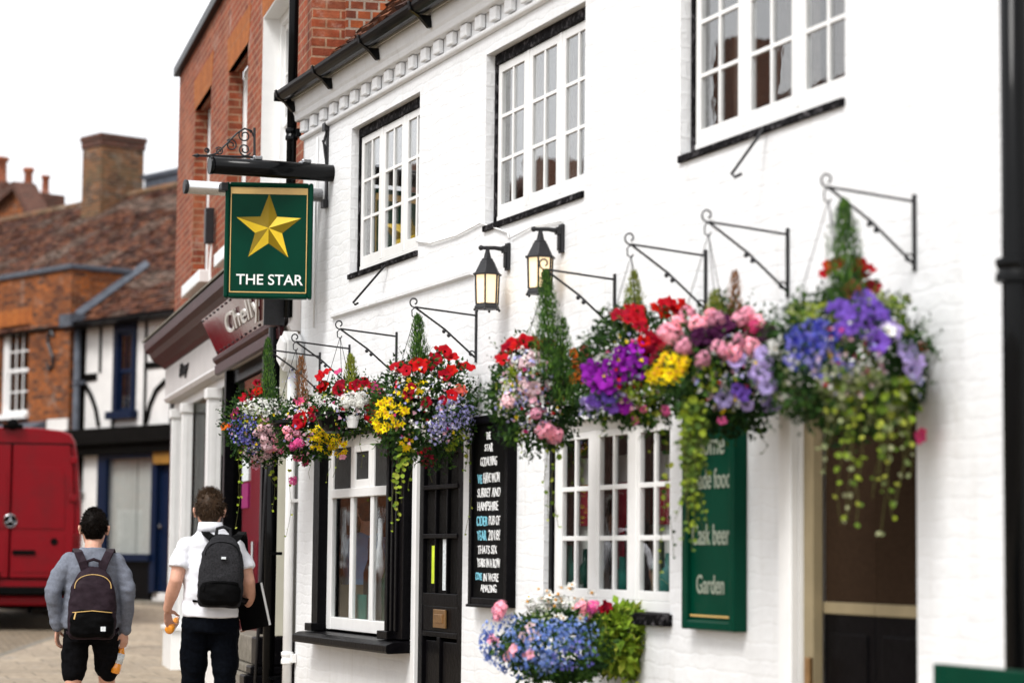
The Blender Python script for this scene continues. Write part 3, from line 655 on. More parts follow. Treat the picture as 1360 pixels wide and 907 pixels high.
for i, u in enumerate(BU):
    t = br0 if i == 0 else copy_tree(br0)
    t.location = PUB.w(u, 0, 2.955); t.rotation_euler = (0, 0, PUB.a); t['label'] = BLAB[i]
# two iron casement stays hanging from the sills
for i, ((u, z), (u2, z2), lab) in enumerate([((2.17, 3.46), (1.70, 3.215), 'bent black iron stay hanging below the upper window nearest the hanging sign'), ((7.86, 3.47), (7.60, 3.25), 'bent black iron stay hanging below the large upper window over the red flowers')]):
    q = MB(); d = -.10; q.tube([(0, -.02, 0), (u2 - u + .25, d - .08, z2 - z), (u2 - u + .27, d - .07, z2 - z - .015), (u2 - u + .33, d - .07, z2 - z - .01)], .008, 8)
    o = q.build('iron_stay', M_['iron'], None); o.location = PUB.w(u, 0, z); o.rotation_euler = (0, 0, PUB.a); tag(o, lab, 'iron stay', 'old iron stays below the upper windows')

# lanterns
def make_lantern():
    t = thing('wall_lantern', 'x', 'lantern', (0, 0, 0), PUB.a, 'lit lanterns on the pub wall')
    q = MB(); q.box(-.035, .035, -.03, -.001, -.12, .10); q.box(-.025, .025, -.045, -.03, -.10, .08); q.build('back_plate', M_['iron'], t, bevel=.008)
    q = MB(); q.tube([(0, -.03, .045), (0, -.12, .055), (0, -.24, .05)], [.02, .016, .015], 10); q.box(-.03, .03, -.06, -.03, .02, .075); q.ball((0, -.24, .05), .022, 10); q.build('arm', M_['iron'], t, smooth=False, bevel=.002)
    cx = -.185
    def ring(r, z): return (0, cx, z, r, r)
    n = 6
    def hexloft(mb, secs, a0=R_(30)):
        vs = [(r * math.cos(a0 + 2 * PI * k / n), cx + r * math.sin(a0 + 2 * PI * k / n), z) for r, z in secs for k in range(n)]; m = len(secs)
        mb.add(vs, [(i * n + k, i * n + (k + 1) % n, (i + 1) * n + (k + 1) % n, (i + 1) * n + k) for i in range(m - 1) for k in range(n)] + [tuple(range(n - 1, -1, -1)), tuple(range((m - 1) * n, m * n))])
    q = MB(); hexloft(q, [(.122, -.168), (.122, -.155), (.105, -.150), (.082, -.105), (.058, -.055), (.050, -.050), (.050, -.038), (.034, -.030), (.026, .0), (.014, .045)]); q.build('cap', M_['iron'], t, bevel=.002)
    q = MB(); hexloft(q, [(.085, -.44), (.108, -.435), (.104, -.418), (.094, -.402), (.094, -.392)])
    for k in range(6):
        a = R_(30) + 2 * PI * k / 6; q.ball((.104 * math.cos(a), cx + .104 * math.sin(a), -.444), .012, 6)
    q.build('base', M_['iron'], t, bevel=.002)
    q = MB()
    for k in range(6):
        a = R_(30) + 2 * PI * k / 6; b = a + 2 * PI / 6; p = Vector((math.cos(a), math.sin(a), 0)); r0, r1 = .092, .100
        q.tube([(r0 * p.x, cx + r0 * p.y, -.40), (r1 * p.x, cx + r1 * p.y, -.165)], .0085, 6)
    q.build('frame', M_['iron'], t)
    q = MB(); hexloft(q, [(.087, -.395), (.095, -.166)]); q.build('glass', M_['lantern_glass'], t)
    return t
l0 = make_lantern()
for i, (u, z, lab) in enumerate([(4.50, 3.262, 'lit black lantern on the pub wall, clear of any plant, above the chalkboard'), (5.35, 3.268, 'lit black lantern with a tall conifer rising in front of its base')]):
    t = l0 if i == 0 else copy_tree(l0)
    t.location = PUB.w(u, 0, z); t['label'] = lab; t.scale = (.74,) * 3

# cables
def cable(name, pts, r, m, label):
    base = Vector(pts[0]); q = MB(); q.tube([PUB.w(*p) - PUB.w(*pts[0]) for p in pts], r, 6)
    o = q.build(name, M_[m], None, smooth=True); o.location = PUB.w(*pts[0]); return tag(o, label, 'cable')
cable('cable', [(2.80, -.01, 3.545), (3.1, -.015, 3.50), (3.6, -.012, 3.49), (4.03, -.012, 3.515), (4.5, -.012, 3.40), (4.52, -.012, 3.36)], .006, 'white', 'thin white cable sagging across the wall between the two nearest upper windows')
cable('cable', [(4.55, -.012, 3.36), (4.9, -.012, 3.385), (5.35, -.012, 3.36)], .004, 'white', 'short white cable joining the two lanterns')
cable('cable', [(.42, -.012, 4.62), (.43, -.02, 4.2), (.42, -.012, 3.6), (.42, -.015, 3.18)], .007, 'white', 'upright white cable on the pub wall behind the hanging sign')

# chalkboard
t = thing('chalkboard', 'tall black chalkboard with white and blue hand lettering beside the glazed door', 'chalkboard', PUB.w(0, 0, 0), PUB.a)
q = MB(); q.box(4.03, 4.64, -.045, -.002, 1.235, 2.30); q.build('board', M_['slate'], t)
q = MB()
for bx in ((4.005, 4.06, 1.20, 2.33), (4.61, 4.665, 1.20, 2.33)): q.box(bx[0], bx[1], -.06, -.001, bx[2], bx[3])
q.box(4.06, 4.61, -.058, -.002, 1.20, 1.25); q.box(4.06, 4.61, -.058, -.002, 2.28, 2.33); q.box(4.04, 4.63, -.085, -.06, 1.195, 1.212); q.build('frame', M_['black'], t, bevel=.004)
lines = [('THE', 4.20, 4.30, 2.185, .055, 'chalk'), ('STAR', 4.17, 4.35, 2.115, .055, 'chalk'), ('GODALMING', 4.08, 4.44, 2.03, .065, 'chalk'), ('WE', 4.02, 4.12, 1.925, .07, 'chalk_blue'), ('HAVE WON', 4.15, 4.50, 1.93, .07, 'chalk'),
         ('SURREY AND', 4.02, 4.52, 1.845, .065, 'chalk'), ('HAMPSHIRE', 4.02, 4.48, 1.765, .065, 'chalk'), ('CIDER', 4.01, 4.25, 1.675, .07, 'chalk_blue'), ('PUB OF', 4.28, 4.52, 1.68, .065, 'chalk'),
         ('YEAR', 4.02, 4.23, 1.59, .07, 'chalk_blue'), ('2018!', 4.27, 4.52, 1.59, .075, 'chalk'), ('THATS SIX', 4.04, 4.46, 1.51, .06, 'chalk'), ('YEARS IN A ROW', 4.03, 4.53, 1.43, .065, 'chalk'),
         ('COME', 4.00, 4.14, 1.355, .055, 'chalk_blue'), ('IN WERE', 4.17, 4.50, 1.35, .055, 'chalk'), ('AMAZING', 4.12, 4.46, 1.285, .055, 'chalk')]
for i, (s, a, b, z, h, m) in enumerate(lines):
    a, b, h = 4.32 + (a - 4.27) * .78, 4.32 + (b - 4.27) * .78, h * .82
    o = text(s, 'lettering', M_[m], t, a, b, z, z + h, -.0485, .003, shear=.10 * ((i % 3) - 1), bold=.0, wob=.005)

# green sign
t = thing('menu_sign', 'dark green wooden sign with pale serif lettering between lower window and open doorway', 'sign', PUB.w(0, 0, 0), PUB.a)
q = MB(); q.box(7.15, 7.61, -.05, -.002, 1.20, 2.30); q.build('panel', M_['green'], t)
q = MB(); q.box(7.09, 7.15, -.075, -.001, 1.16, 2.33); q.box(7.61, 7.66, -.075, -.001, 1.16, 2.33); q.box(7.15, 7.61, -.073, -.002, 1.16, 1.205); q.box(7.15, 7.61, -.073, -.002, 2.285, 2.33); q.build('frame', M_['green'], t, bevel=.008)
q = MB(); q.box(7.155, 7.605, -.056, -.0505, 1.222, 1.23); q.build('gold_line', M_['gold'], t)
def serif(s, x0, x1, z0, z1, y):
    text(s, 'lettering', M_['paleletter'], t, x0, x1, z0, z1, y, .004, bold=.008)
serif('Home', 7.20, 7.52, 1.985, 2.09, -.055); serif('made food', 7.17, 7.585, 1.825, 1.92, -.055); serif('Cask beer', 7.17, 7.58, 1.56, 1.66, -.055); serif('Garden', 7.22, 7.52, 1.33, 1.42, -.055)

# green framed board near the drainpipe
t = thing('green_board', 'low green framed board with a dark panel standing under the thick black drainpipe', 'board', PUB.w(PUB(1252, 880, -.55)[0], -.55, gz(8)), PUB.a)
q = MB(); q.box(0, .07, -.04, 0, 0, 1.12); q.box(1.0, 1.07, -.04, 0, 0, 1.12); q.box(.07, 1.0, -.039, -.001, 1.05, 1.12); q.box(.07, 1.0, -.039, -.001, .08, .16); q.build('frame', M_['green'], t, bevel=.005)
q = MB(); q.box(.07, 1.0, -.024, -.004, .16, 1.05); q.build('panel', M_['slate'], t)
q = MB(); q.box(.085, .985, -.031, -.024, 1.025, 1.045); q.build('inner_trim', M_['maroon'], t)

# ------------------------------------------------------------------ the hanging pub sign
YS_ = Y0 - .665
def S(px, py):
    p = hit(px, py, (0, YS_, 0), (0, 1, 0)); return p.x, p.z
(bx0, bz1), (bx1, _), (_, bz0) = S(299, 240), S(417, 240), S(357, 397)
t = thing('pub_sign', 'dark green hanging pub sign with a gold star under a black lamp beam', 'pub sign', (bx1, YS_, bz1))
o_ = Vector((bx1, YS_, bz1)); wS = bx1 - bx0; hS = bz1 - bz0       # local: x 0 at the wall-side edge, negative outwards
q = MB(); q.box(-wS + .02, -.02, -.03, .03, -hS + .02, -.02); brd = q.build('board', M_['green'], t)
q = MB()
for b in ((-wS, -wS + .034, -hS, 0), (-.034, 0, -hS, 0)): q.box(b[0], b[1], -.05, .05, b[2], b[3])
q.box(-wS + .034, -.034, -.049, .049, -hS, -hS + .034); q.box(-wS + .034, -.034, -.049, .049, -.03, 0); q.build('frame', M_['green'], t, bevel=.014, seg=3)
q = MB(); e = .042; w_ = .007
q.box(-wS + e, -wS + e + w_, -.036, -.0305, -hS + e - .002, -.037); q.box(-e - w_, -e, -.036, -.0305, -hS + e - .002, -.037); q.box(-wS + e + w_, -e - w_, -.0355, -.0305, -hS + e - .002, -hS + e + .006); q.box(-wS + e + w_, -e - w_, -.0355, -.0305, -.045, -.037)
q.box(-wS + e + w_, -e - w_, -.0345, -.0305, -.085, -.0455); q.build('gold_line', M_['gold'], t)  # wide top band paints the lamp's glow on the board in gold
scx, scz = S(357, 304.5); scx -= o_.x; scz -= o_.z; Ro = S(357, 258)[1] - S(357, 304.5)[1]; Ri = Ro * .42
q = MB(); ap = (scx, -.060, scz)
pts = [(scx + (Ro if k % 2 == 0 else Ri) * math.sin(PI * k / 5), -.031, scz + (Ro if k % 2 == 0 else Ri) * math.cos(PI * k / 5)) for k in range(10)]
shade = {0: 0, 9: 1, 1: 0, 2: 1, 3: 0, 4: 1, 5: 0, 6: 1, 7: 0, 8: 1}
for k in range(10): q.add([pts[k], pts[(k + 1) % 10], ap], [(0, 2, 1)], {0: 1, 1: 0, 2: 1, 3: 0, 4: 1, 5: 0, 6: 1, 7: 0, 8: 1, 9: 1}[k])
q.build('star', [M_['star_a'], M_['star_b']], t)
x0, z0 = S(313, 377); x1, _ = S(403, 363); z1 = S(313, 363)[1]
text('THE STAR', 'lettering', M_['letter'], t, x0 - o_.x, x1 - o_.x, z0 - o_.z, z1 - o_.z, -.0345, .004, bold=.008)
SWING = Matrix.Translation((-wS / 2, 0, 0)) @ Matrix.Rotation(R_(-17), 4, 'Z') @ Matrix.Diagonal((.955, 1, 1, 1)) @ Matrix.Translation((wS / 2, 0, 0))
for ch in t.children: ch.matrix_local = SWING          # the board hangs free and has swung a little towards the street
# beam with lamp troughs on both faces
(a0, z_), (a1, z2) = S(273, 228), S(448, 228); zb = S(360, 229)[1] - o_.z; a0 -= o_.x; a1 -= o_.x
q = MB(); q.box(a0 + .03, a1 - .02, -.02, .02, zb + .02, zb + .085); q.build('beam', M_['iron'], t, bevel=.005)
q = MB(); q.tube([(a0, -.13, zb), (a1, -.13, zb)], .062, 18); q.tube([(a0 - .004, -.13, zb), (a0 + .02, -.13, zb)], .066, 18); q.tube([(a1 - .02, -.13, zb), (a1 + .004, -.13, zb)], .066, 18); o = q.build('lamp_trough', M_['plastic'], t)
for p in o.data.polygons: p.use_smooth = len(p.vertices) == 4
q = MB()
for f in (.36, .73):
    x = a0 + (a1 - a0) * f; q.box(x - .03, x + .03, -.14, .03, zb + .066, zb + .09); q.ball((x - .02, -.10, zb + .085), .016, 8); q.ball((x + .025, -.10, zb + .085), .016, 8)
q.build('lamp_clamp', M_['chrome'], t, bevel=.004)
(c0, cz) = S(251, 244); (c1, _) = S(299, 244); c0 -= o_.x; c1 -= o_.x; cz -= o_.z
q = MB(); q.tube([(c0 + .02, .16, cz), (a1 - .05, .16, cz)], .050, 18); o = q.build('lamp_tube', M_['steel'], t, smooth=False)
for p in o.data.polygons: p.use_smooth = len(p.vertices) == 4
q = MB(); q.tube([(c0, .16, cz), (c0 + .025, .16, cz)], .054, 18); q.build('end_cap', M_['iron'], t, bevel=.006); q = MB(); q.box(c1 - .02, c1 + .03, .02, .16, cz - .03, cz + .03); q.build('tube_bracket', M_['iron'], t, bevel=.006)
# wall plates, tie and ornamental scrolls
(wx, wz0), (_, wz1) = S(436, 275), S(436, 166)
q = MB(); q.box(-.003 - o_.x - .012, -.003 - o_.x, -.025, .025, wz0 - o_.z, wz1 - o_.z); q.box(-o_.x - .04, -o_.x - .003, -.035, .035, wz0 - o_.z - .01, wz0 - o_.z + .05); q.box(-o_.x - .04, -o_.x - .003, -.035, .035, wz1 - o_.z - .05, wz1 - o_.z + .01)
q.tube([(-o_.x - .01, 0, wz1 - o_.z - .04), (-o_.x - .035, 0, zb + .25), (-o_.x - .012, 0, zb + .09)], .010, 6); q.tube([(-o_.x - .005, 0, wz1 - o_.z - .2), (-o_.x - .045, 0, wz1 - o_.z - .12)], .008, 6)
q.tube([(a1 - .03, 0, zb + .05), (-o_.x - .005, 0, zb + .05)], .022, 8)
q.build('wall_plate', M_['iron'], t, bevel=.003)
q = MB(); sx = lambda px, py: (S(px, py)[0] - o_.x, 0, S(px, py)[1] - o_.z)
A, B, C_ = sx(262, 207), sx(338, 209), sx(338, 170)
q.tube([A, B], .009, 6); q.tube([B, C_], .009, 6); q.tube([sx(277, 207), sx(288, 204), sx(300, 192), sx(315, 177), sx(325, 171), sx(334, 174), sx(337, 182)], .007, 6)
for (px, py, r, a0_, sg) in ((325, 180.5, 9.5, .5, 1), (325, 199, 8.5, -.5, -1), (291, 201, 5.5, 2.6, -1), (307, 193, 8, 2.4, -1), (274.5, 200, 3.5, -1.4, 1)):
    c = sx(px, py); k = (S(px + 10, py)[0] - S(px, py)[0]) / 10
    q.tube(spiral(c, r * k, r * k * .30, 1.5, a0_, 'xz', 34, sg), .0055, 6)
q.tube([sx(255, 207), sx(262, 207), sx(267, 207)], [.002, .016, .004], 6); q.build('scroll_bracket', M_['iron'], t)

# ------------------------------------------------------------------ red brick building with shops
red = thing('brick_building', 'tall red brick building with deep sash windows above two shopfronts beside the pub', 'building', RED.o, RED.a)
RW = [(-8.1, -6.62, 4.40, 6.34), (-5.16, -3.75, 4.40, 6.20), (-2.75, -1.03, 4.35, 6.22)]
mb = MB(); facade(mb, -9.84, -.02, 3.3, 7.05, RW, thick=.14)
mb.quad((-9.84, 0, -.2), (-9.84, 0, 7.05), (-9.84, 7, 7.05), (-9.84, 7, -.2)); mb.quad((-.02, 0, 2.5), (-.02, 7, 2.5), (-.02, 7, 8.3), (-.02, 0, 7.05)); mb.quad((-.02, 7, -.2), (-9.84, 7, -.2), (-9.84, 7, 7.05), (-.02, 7, 7.05))
mb.build('wall', M_['red_brick'], red)
M_['header_brick'] = brick_mat('orange_header_brick', (.62, .15, .045), (.26, .07, .04), (.50, .40, .32), bw=.115, ms=.010)
mb = MB(); mb.box(.26, 3.2, -.045, 0, 4.6, 9.6); mb.box(.22, 3.25, -.075, 0, 9.5, 9.7)
o = mb.build('chimney_breast', M_['header_brick'], red); o.matrix_local = Matrix.Translation((-.02, 0, 0)) @ Matrix.Rotation(R_(90), 4, 'Z')
mb = MB(); mb.box(-9.9, .0, -.07, .25, 7.05, 7.16); mb.build('coping', M_['black'], red, bevel=.01)
mb = MB(); mb.quad((-9.84, .2, 7.05), (-.02, .2, 7.05), (-.02, 3.6, 8.9), (-9.84, 3.6, 8.9)); mb.quad((-9.84, 6.9, 7.05), (-9.84, 3.6, 8.9), (-.02, 3.6, 8.9), (-.02, 6.9, 7.05)); mb.build('roof', M_['felt'], red)
for i, (a, b, c, d) in enumerate(RW):
    ln = MB(); ln.add([(a - .05, -.004, d), (b + .05, -.004, d), (b + .14, -.004, d + .34), (a - .14, -.004, d + .34), (a - .05, .05, d), (b + .05, .05, d), (b + .14, .05, d + .34), (a - .14, .05, d + .34)], [(0, 1, 2, 3), (0, 4, 5, 1), (0, 3, 7, 4), (1, 5, 6, 2), (3, 2, 6, 7)])
    lin = ln.build('lintel', M_['orange_brick'], red)
    y = .145; fr = MB(); fr.box(a, a + .10, y, y + .1, c, d); fr.box(b - .10, b, y, y + .1, c, d); fr.box(a + .1, b - .1, y + .002, y + .098, d - .09, d); win = fr.build('window', M_['white'], red, bevel=.005)
    if i == 2:
        rv = MB(); rv.box(a, a + .012, -.002, .144, c, d); rv.box(b - .012, b, -.002, .144, c, d); rv.box(a + .012, b - .012, -.001, .144, d - .012, d); rv.build('reveal', M_['white'], win)
    hm = (c + d) / 2 - .02
    sash(win, a + .1, b - .1, hm - .04, d - .09, y + .035, 3, 2, fw=.055, bar=.024, name='upper_sash'); sash(win, a + .1, b - .1, c + .02, hm, y + .055, 3, 2, fw=.055, bar=.024, name='lower_sash')
    sl = MB(); sl.box(a - .09, b + .09, -.10, .22, c - .13, c); sl.build('sill', M_['white'], win, bevel=.01)
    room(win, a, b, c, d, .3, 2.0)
# cornice and fascia
co_ = MB(); co_.profile([(-.001, 3.58), (-.13, 3.59), (-.16, 3.63), (-.20, 3.65), (-.27, 3.69), (-.30, 3.75), (-.36, 3.78), (-.37, 3.87), (-.33, 3.90), (-.001, 4.03)], -9.62, -.06); co_.build('shop_cornice', M_['maroon'], red)
co_ = MB(); co_.profile([(-.0, 4.032), (-.34, 3.902), (-.385, 3.885), (-.385, 3.905), (-.33, 3.935), (-.0, 4.06)], -9.66, -.05); co_.build('cornice_capping', M_['stone'], red)
fa = MB(); fa.profile([(.1, 3.19), (-.11, 3.20), (-.13, 3.24), (-.115, 3.27), (-.12, 3.582), (.1, 3.582)], -9.55, -.06); fasc = fa.build('fascia', M_['fascia'], red)
text('Bay', 'lettering', M_['blackrough'], fasc, -7.95, -7.05, 3.34, 3.52, -.132, .008, shear=.2, bold=.02)
for bx in ((-9.84, -9.65, -.02, .2, -.2, 3.3), (-.85, -.02, -.004, .2, -.2, 3.3)): sf = MB(); sf.box(*bx); sf.build('side_pier', M_['black'], red)
sf = MB(); sf.box(-9.84, -.02, 0.0, .25, 3.10, 3.19); sf.build('soffit_rail', M_['white'], red)
for (u0, u1, yd) in ((-7.98, -7.83, .09), (-5.50, -5.32, .115), (-9.05, -8.92, .09)):
    p = MB(); p.box(u0, u1, -yd, .02, .70, 3.1); p.box(u0 - .02, u1 + .02, -yd - .02, .02, 3.0, 3.10); p.box(u0 + .03, u1 + .002, -yd + .028, -.03, .9, 2.95); p.build('shop_post', M_['white'], red, bevel=.006)
rs = MB(); rs.box(-8.35, -7.48, -.20, .02, .0, .68); rs.box(-8.37, -7.45, -.225, .02, .68, .72); rs.box(-9.84, -8.37, -.04, .02, .0, .70); rs.box(-7.48, -4.25, -.06, .02, .0, .62); rs.box(-7.48, -4.22, -.09, .02, .62, .66); rs.build('stall_riser', M_['white'], red, bevel=.008)
g = MB(); g.box(-9.65, -7.98, .03, .036, .70, 3.1); g.box(-7.83, -5.5, .03, .036, .66, 3.1); g.box(-5.32, -4.27, .03, .036, .66, 3.1); g.build('shop_window_pane', M_['shopglass'], red)
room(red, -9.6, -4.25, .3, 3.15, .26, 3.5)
cl = MB(); cl.box(-9.3, -5.9, .34, .36, 2.55, 3.1); cl.build('window_blind', M_['pale_blind'], red)
# the burgundy shop
p = MB(); p.box(-4.30, -4.18, -.09, .03, .2, 3.19); p.box(-1.74, -1.62, -.095, .03, .2, 3.19); p.box(-4.18, -1.74, -.03, .04, 3.06, 3.19); p.build('door_frame', M_['black'], red, bevel=.005)
p = MB(); p.box(-1.05, -.87, -.11, .03, .85, 3.19); p.box(-1.08, -.85, -.13, .03, 3.02, 3.08); p.build('pilaster', M_['cream'], red, bevel=.006)
p = MB(); p.box(-1.62, -1.05, -.02, .02, .85, 3.19); p.build('side_panel', M_['black'], red)
dr = MB(); dr.box(-3.55, -1.75, .0, .04, .25, 3.05); dr = dr.build('door', M_['burgundy'], red, bevel=.005)  # burgundy colour stands in for the red van mirrored in the door glass
q = MB(); q.tube([(-2.6, -.03, 1.1), (-2.6, -.03, 1.6)], .015, 8); q.build('handle', M_['steel'], dr)
q = MB(); q.box(-3.5, -3.1, -.012, -.002, 1.9, 2.12); q.build('magenta_sticker', M_['magenta'], dr)
q = MB(); q.box(-3.5, -3.1, -.012, -.002, 2.14, 2.42); q.build('paper_notice', M_['paper'], dr)
q = MB(); q.box(-4.18, -3.56, .0, .03, .25, 3.05); q.build('side_light', M_['shopglass'], red)
room(red, -4.2, -.9, .2, 3.15, .26, 2.5, name='shop_interior')
for i, (yo, za, zb) in enumerate(((.22, .62, .84), (.26, .55, .615), (.31, .38, .545), (.36, .1, .37))):
    q = MB(); q.box(-2.7, -1.13, -yo, .02, za, zb); q.build('plinth', M_['stone'], red, bevel=.012)
    q = MB(); q.box(-1.128, -.86, -yo - .004, .02, za, zb); q.build('plinth_end', M_['black'], red, bevel=.012)
# tilted burgundy name board
t = thing('shop_sign', 'glossy burgundy shop name board with white script lettering, tilted out under the brick wall', 'shop sign', RED.w(-4.3, -.15, 3.345), RED.a)
tl = R_(-24) ; Lx, Hh = 4.12, .36
R3 = Matrix.Rotation(R_(-24), 4, 'X') if False else Matrix.Rotation(R_(26), 4, 'X')
q = MB(); q.box(0, Lx, -.012, .0, 0, Hh); brd = q.build('board', M_['burgundy'], t, bevel=.003); brd.matrix_local = R3
q = MB()
for k in range(15):
    for z in (.02, Hh - .02): q.ball((.08 + k * (Lx - .16) / 14, -.016, z), .011, 8)
q.build('screw_cap', M_['iron'], brd)
text('Chelly', 'lettering', M_['letter'], brd, RED(301, 430, -.25)[0] + 4.3, RED(345, 400, -.25)[0] + 4.3, .05, .26, -.040, .018, shear=.40, bold=.004)
q = MB(); q.profile([(0, -.10), (-.02, -.10), (-.05, -.07), (-.055, -.04), (-.02, -.012), (0, -.012)], -.0, Lx); q.profile([(0, -.20), (-.03, -.19), (-.035, -.11), (0, -.105)], .0, Lx)
q.build('lower_moulding', M_['maroon'], t)
q = MB(); q.box(Lx + .002, Lx + .03, -.16, 0, -.1, .3); q.build('end_bracket', M_['iron'], t)
# little floodlight on the brick wall
t = thing('security_light', 'small black box light with pale cables on the red brick above the shop cornice', 'light', RED.w(-6.0, -.02, 4.62), RED.a)
q = MB(); q.box(-.06, .06, -.09, 0, -.02, .34); q.build('housing', M_['iron'], t, bevel=.008)
q = MB(); q.tube([(-.03, -.02, -.02), (-.05, -.03, -.3), (-.02, -.02, -.62)], .009, 6); q.tube([(.03, -.02, -.02), (.05, -.03, -.3), (.10, -.02, -.6)], .009, 6); q.build('cable', M_['white'], t)

# ------------------------------------------------------------------ old houses across the bend
house = thing('timbered_house', 'old white timbered house with black beams, clay tiled roof and navy shopfront', 'house', OLD.o, OLD.a)
YR, ZR, SL = -.25, 5.66, R_(36)
mb = MB(); facade(mb, -2.30, 9.0, .5, 5.75, [(-.99, -.26, 4.02, 5.60), (-1.10, .44, 1.46, 3.22), (.62, 1.42, .8, 3.12)], thick=.15); mb.box(8.98, 9, 0, 8, .3, 5.7); mb.build('wall', M_['oldrender'], house)
d = -.025
for (a, b, c, e) in ((-2.28, -2.05, .6, 5.7), (-2.04, -1.62, 4.62, 4.76), (-1.56, -1.48, 4.76, 5.7), (-1.06, -.98, 3.75, 5.7), (.02, .10, 3.75, 5.7), (.11, .9, 4.74, 4.86), (.9, 1.0, 3.75, 5.7), (2.2, 2.35, 3.75, 5.7), (4, 4.15, 3.75, 5.7)): tb = MB(); tb.box(a, b, d, -.002, c, e); tb.build('timber', M_['timber'], house, bevel=.008)
for pts in ([(-2.02, -.02, 4.55), (-1.80, -.02, 4.35), (-1.62, -.02, 4.1), (-1.50, -.02, 3.78)], [(.14, -.02, 3.78), (.26, -.02, 4.1), (.45, -.02, 4.35), (.85, -.02, 4.55)]):
    q = MB(); q.tube(pts, .045, 6); q.build('curved_brace', M_['timber'], house)
q = MB(); q.box(-2.3, 9, -.30, .0, 3.42, 3.72); q.box(-2.3, 9, -.2, .0, 3.25, 3.42); q.build('jetty_beam', M_['timber'], house, bevel=.02)
fr = MB(); fr.box(-.99, -.86, -.05, .06, 4.02, 5.62); fr.box(-.39, -.26, -.05, .06, 4.02, 5.62); fr.box(-.86, -.39, -.048, .06, 5.44, 5.62); fr.box(-1.10, -.18, -.14, .06, 3.88, 4.02); win = fr.build('window', M_['navy'], house, bevel=.006)
sash(win, -.86, -.39, 4.72, 5.44, -.01, 2, 1, fw=.05, m='navy', name='upper_sash'); sash(win, -.86, -.39, 4.02, 4.74, .01, 2, 1, fw=.05, m='navy', name='lower_sash'); room(win, -.9, -.3, 3.9, 5.7, .16, 1.5); curtain(win, -.86, -.6, 4.02, 5.5, .2, 'curtain', 2)
fr = MB(); fr.box(-1.42, -1.10, -.08, .05, 1.34, 3.25); fr.box(.44, .62, -.08, .05, .8, 3.25); fr.box(-1.10, .44, -.078, .05, 3.16, 3.25); fr.box(-1.46, .5, -.14, .05, 1.34, 1.47); fr.box(1.42, 1.6, -.08, .05, .8, 3.25); sh_ = fr.build('shopfront', M_['navy'], house, bevel=.008)
q = MB(); q.box(-1.42, .44, -.06, .02, .62, 1.34); q.build('stall_riser', M_['black'], sh_)
g = MB(); g.box(-1.10, .44, .0, .006, 1.47, 3.16); g.build('pane', M_['glass'], sh_)
curtain(sh_, -1.10, -.30, 1.47, 3.2, .09, 'pale_blind', 9, .04); curtain(sh_, -.29, .44, 1.47, 3.2, .10, 'pale_blind', 6, .04); room(sh_, -1.1, .44, 1.3, 3.25, .16, 2)
q = MB(); q.box(.62, 1.42, .0, .04, .8, 3.05); q.box(.72, 1.0, -.01, .0, 1.0, 1.7); q.box(1.05, 1.34, -.01, 0, 1.0, 1.7); q.box(.72, 1.34, -.01, 0, 1.85, 2.85); dd = q.build('door', M_['navy'], house, bevel=.005)
q = MB(); q.ball((.70, -.03, 1.95), .035, 8); q.build('handle', M_['chrome'], dd)
q = MB(); q.box(.56, 1.34, -.13, -.10, 3.04, 3.27); q.build('ochre_panel', M_['ochre'], sh_)
q = MB(); q.box(-2.3, 5, -.55, 0, .3, .66); q.build('stone_step', M_['stone'], house, bevel=.02)
rf = tile_roof(house, 'roof', -17, 9.0, YR, ZR, SL, 6.15, cw=.17, ch=.115, mossy=.5, seed=5, rough=.022)
q = MB(); q.box(-17, 9, 4.72, 9.5, 5.4, 5.6)
q.add([(-17, 4.72, 9.27), (9, 4.72, 9.27), (9, 9.5, 5.7), (-17, 9.5, 5.7)], [(0, 1, 2, 3)]); q.build('rear_roof', M_['felt'], house)
q = MB(); q.tube([(-17, 4.72, 9.27), (9, 4.72, 9.27)], .10, 8); q.build('ridge_tiles', M_['chim_brick'], house)
q = MB(); q.profile([(-.36, 5.62), (-.25, 5.60), (-.25, 5.70), (-.36, 5.70)], -2.25, 9.0); q.box(-2.3, 9, -.25, -.0, 5.58, 5.68); q.build('gutter', M_['plastic'], house)
# big chimney on the ridge
cfa = OLD(108, 265, 4.0)[0]; cfb = OLD(133, 265, 4.0)[0]; ct = OLD(120, 180, 4.0)[1]
dep = 1.08
q = MB(); q.box(cfa, cfb, 4.0, 4.0 + dep, 7.0, ct - .28); ch_ = q.build('chimney', M_['chim_brick'], house)
q = MB(); q.box(cfa - .03, cfb + .03, 3.97, 4.03 + dep, ct - .28, ct - .12); q.box(cfa - .055, cfb + .055, 3.945, 4.055 + dep, ct - .12, ct); q.build('chimney_cap', M_['dark_brick'], ch_, bevel=.015)
lx = OLD(192, 245, 4.9)
q = MB(); q.box(lx[0], lx[0] + 4, 4.9, 7, 8.7, lx[1] + .10); q.box(lx[0] - .06, lx[0] + 4, 4.85, 7, lx[1] + .10, lx[1] + .2); q.build('lead_dormer', M_['lead'], house)

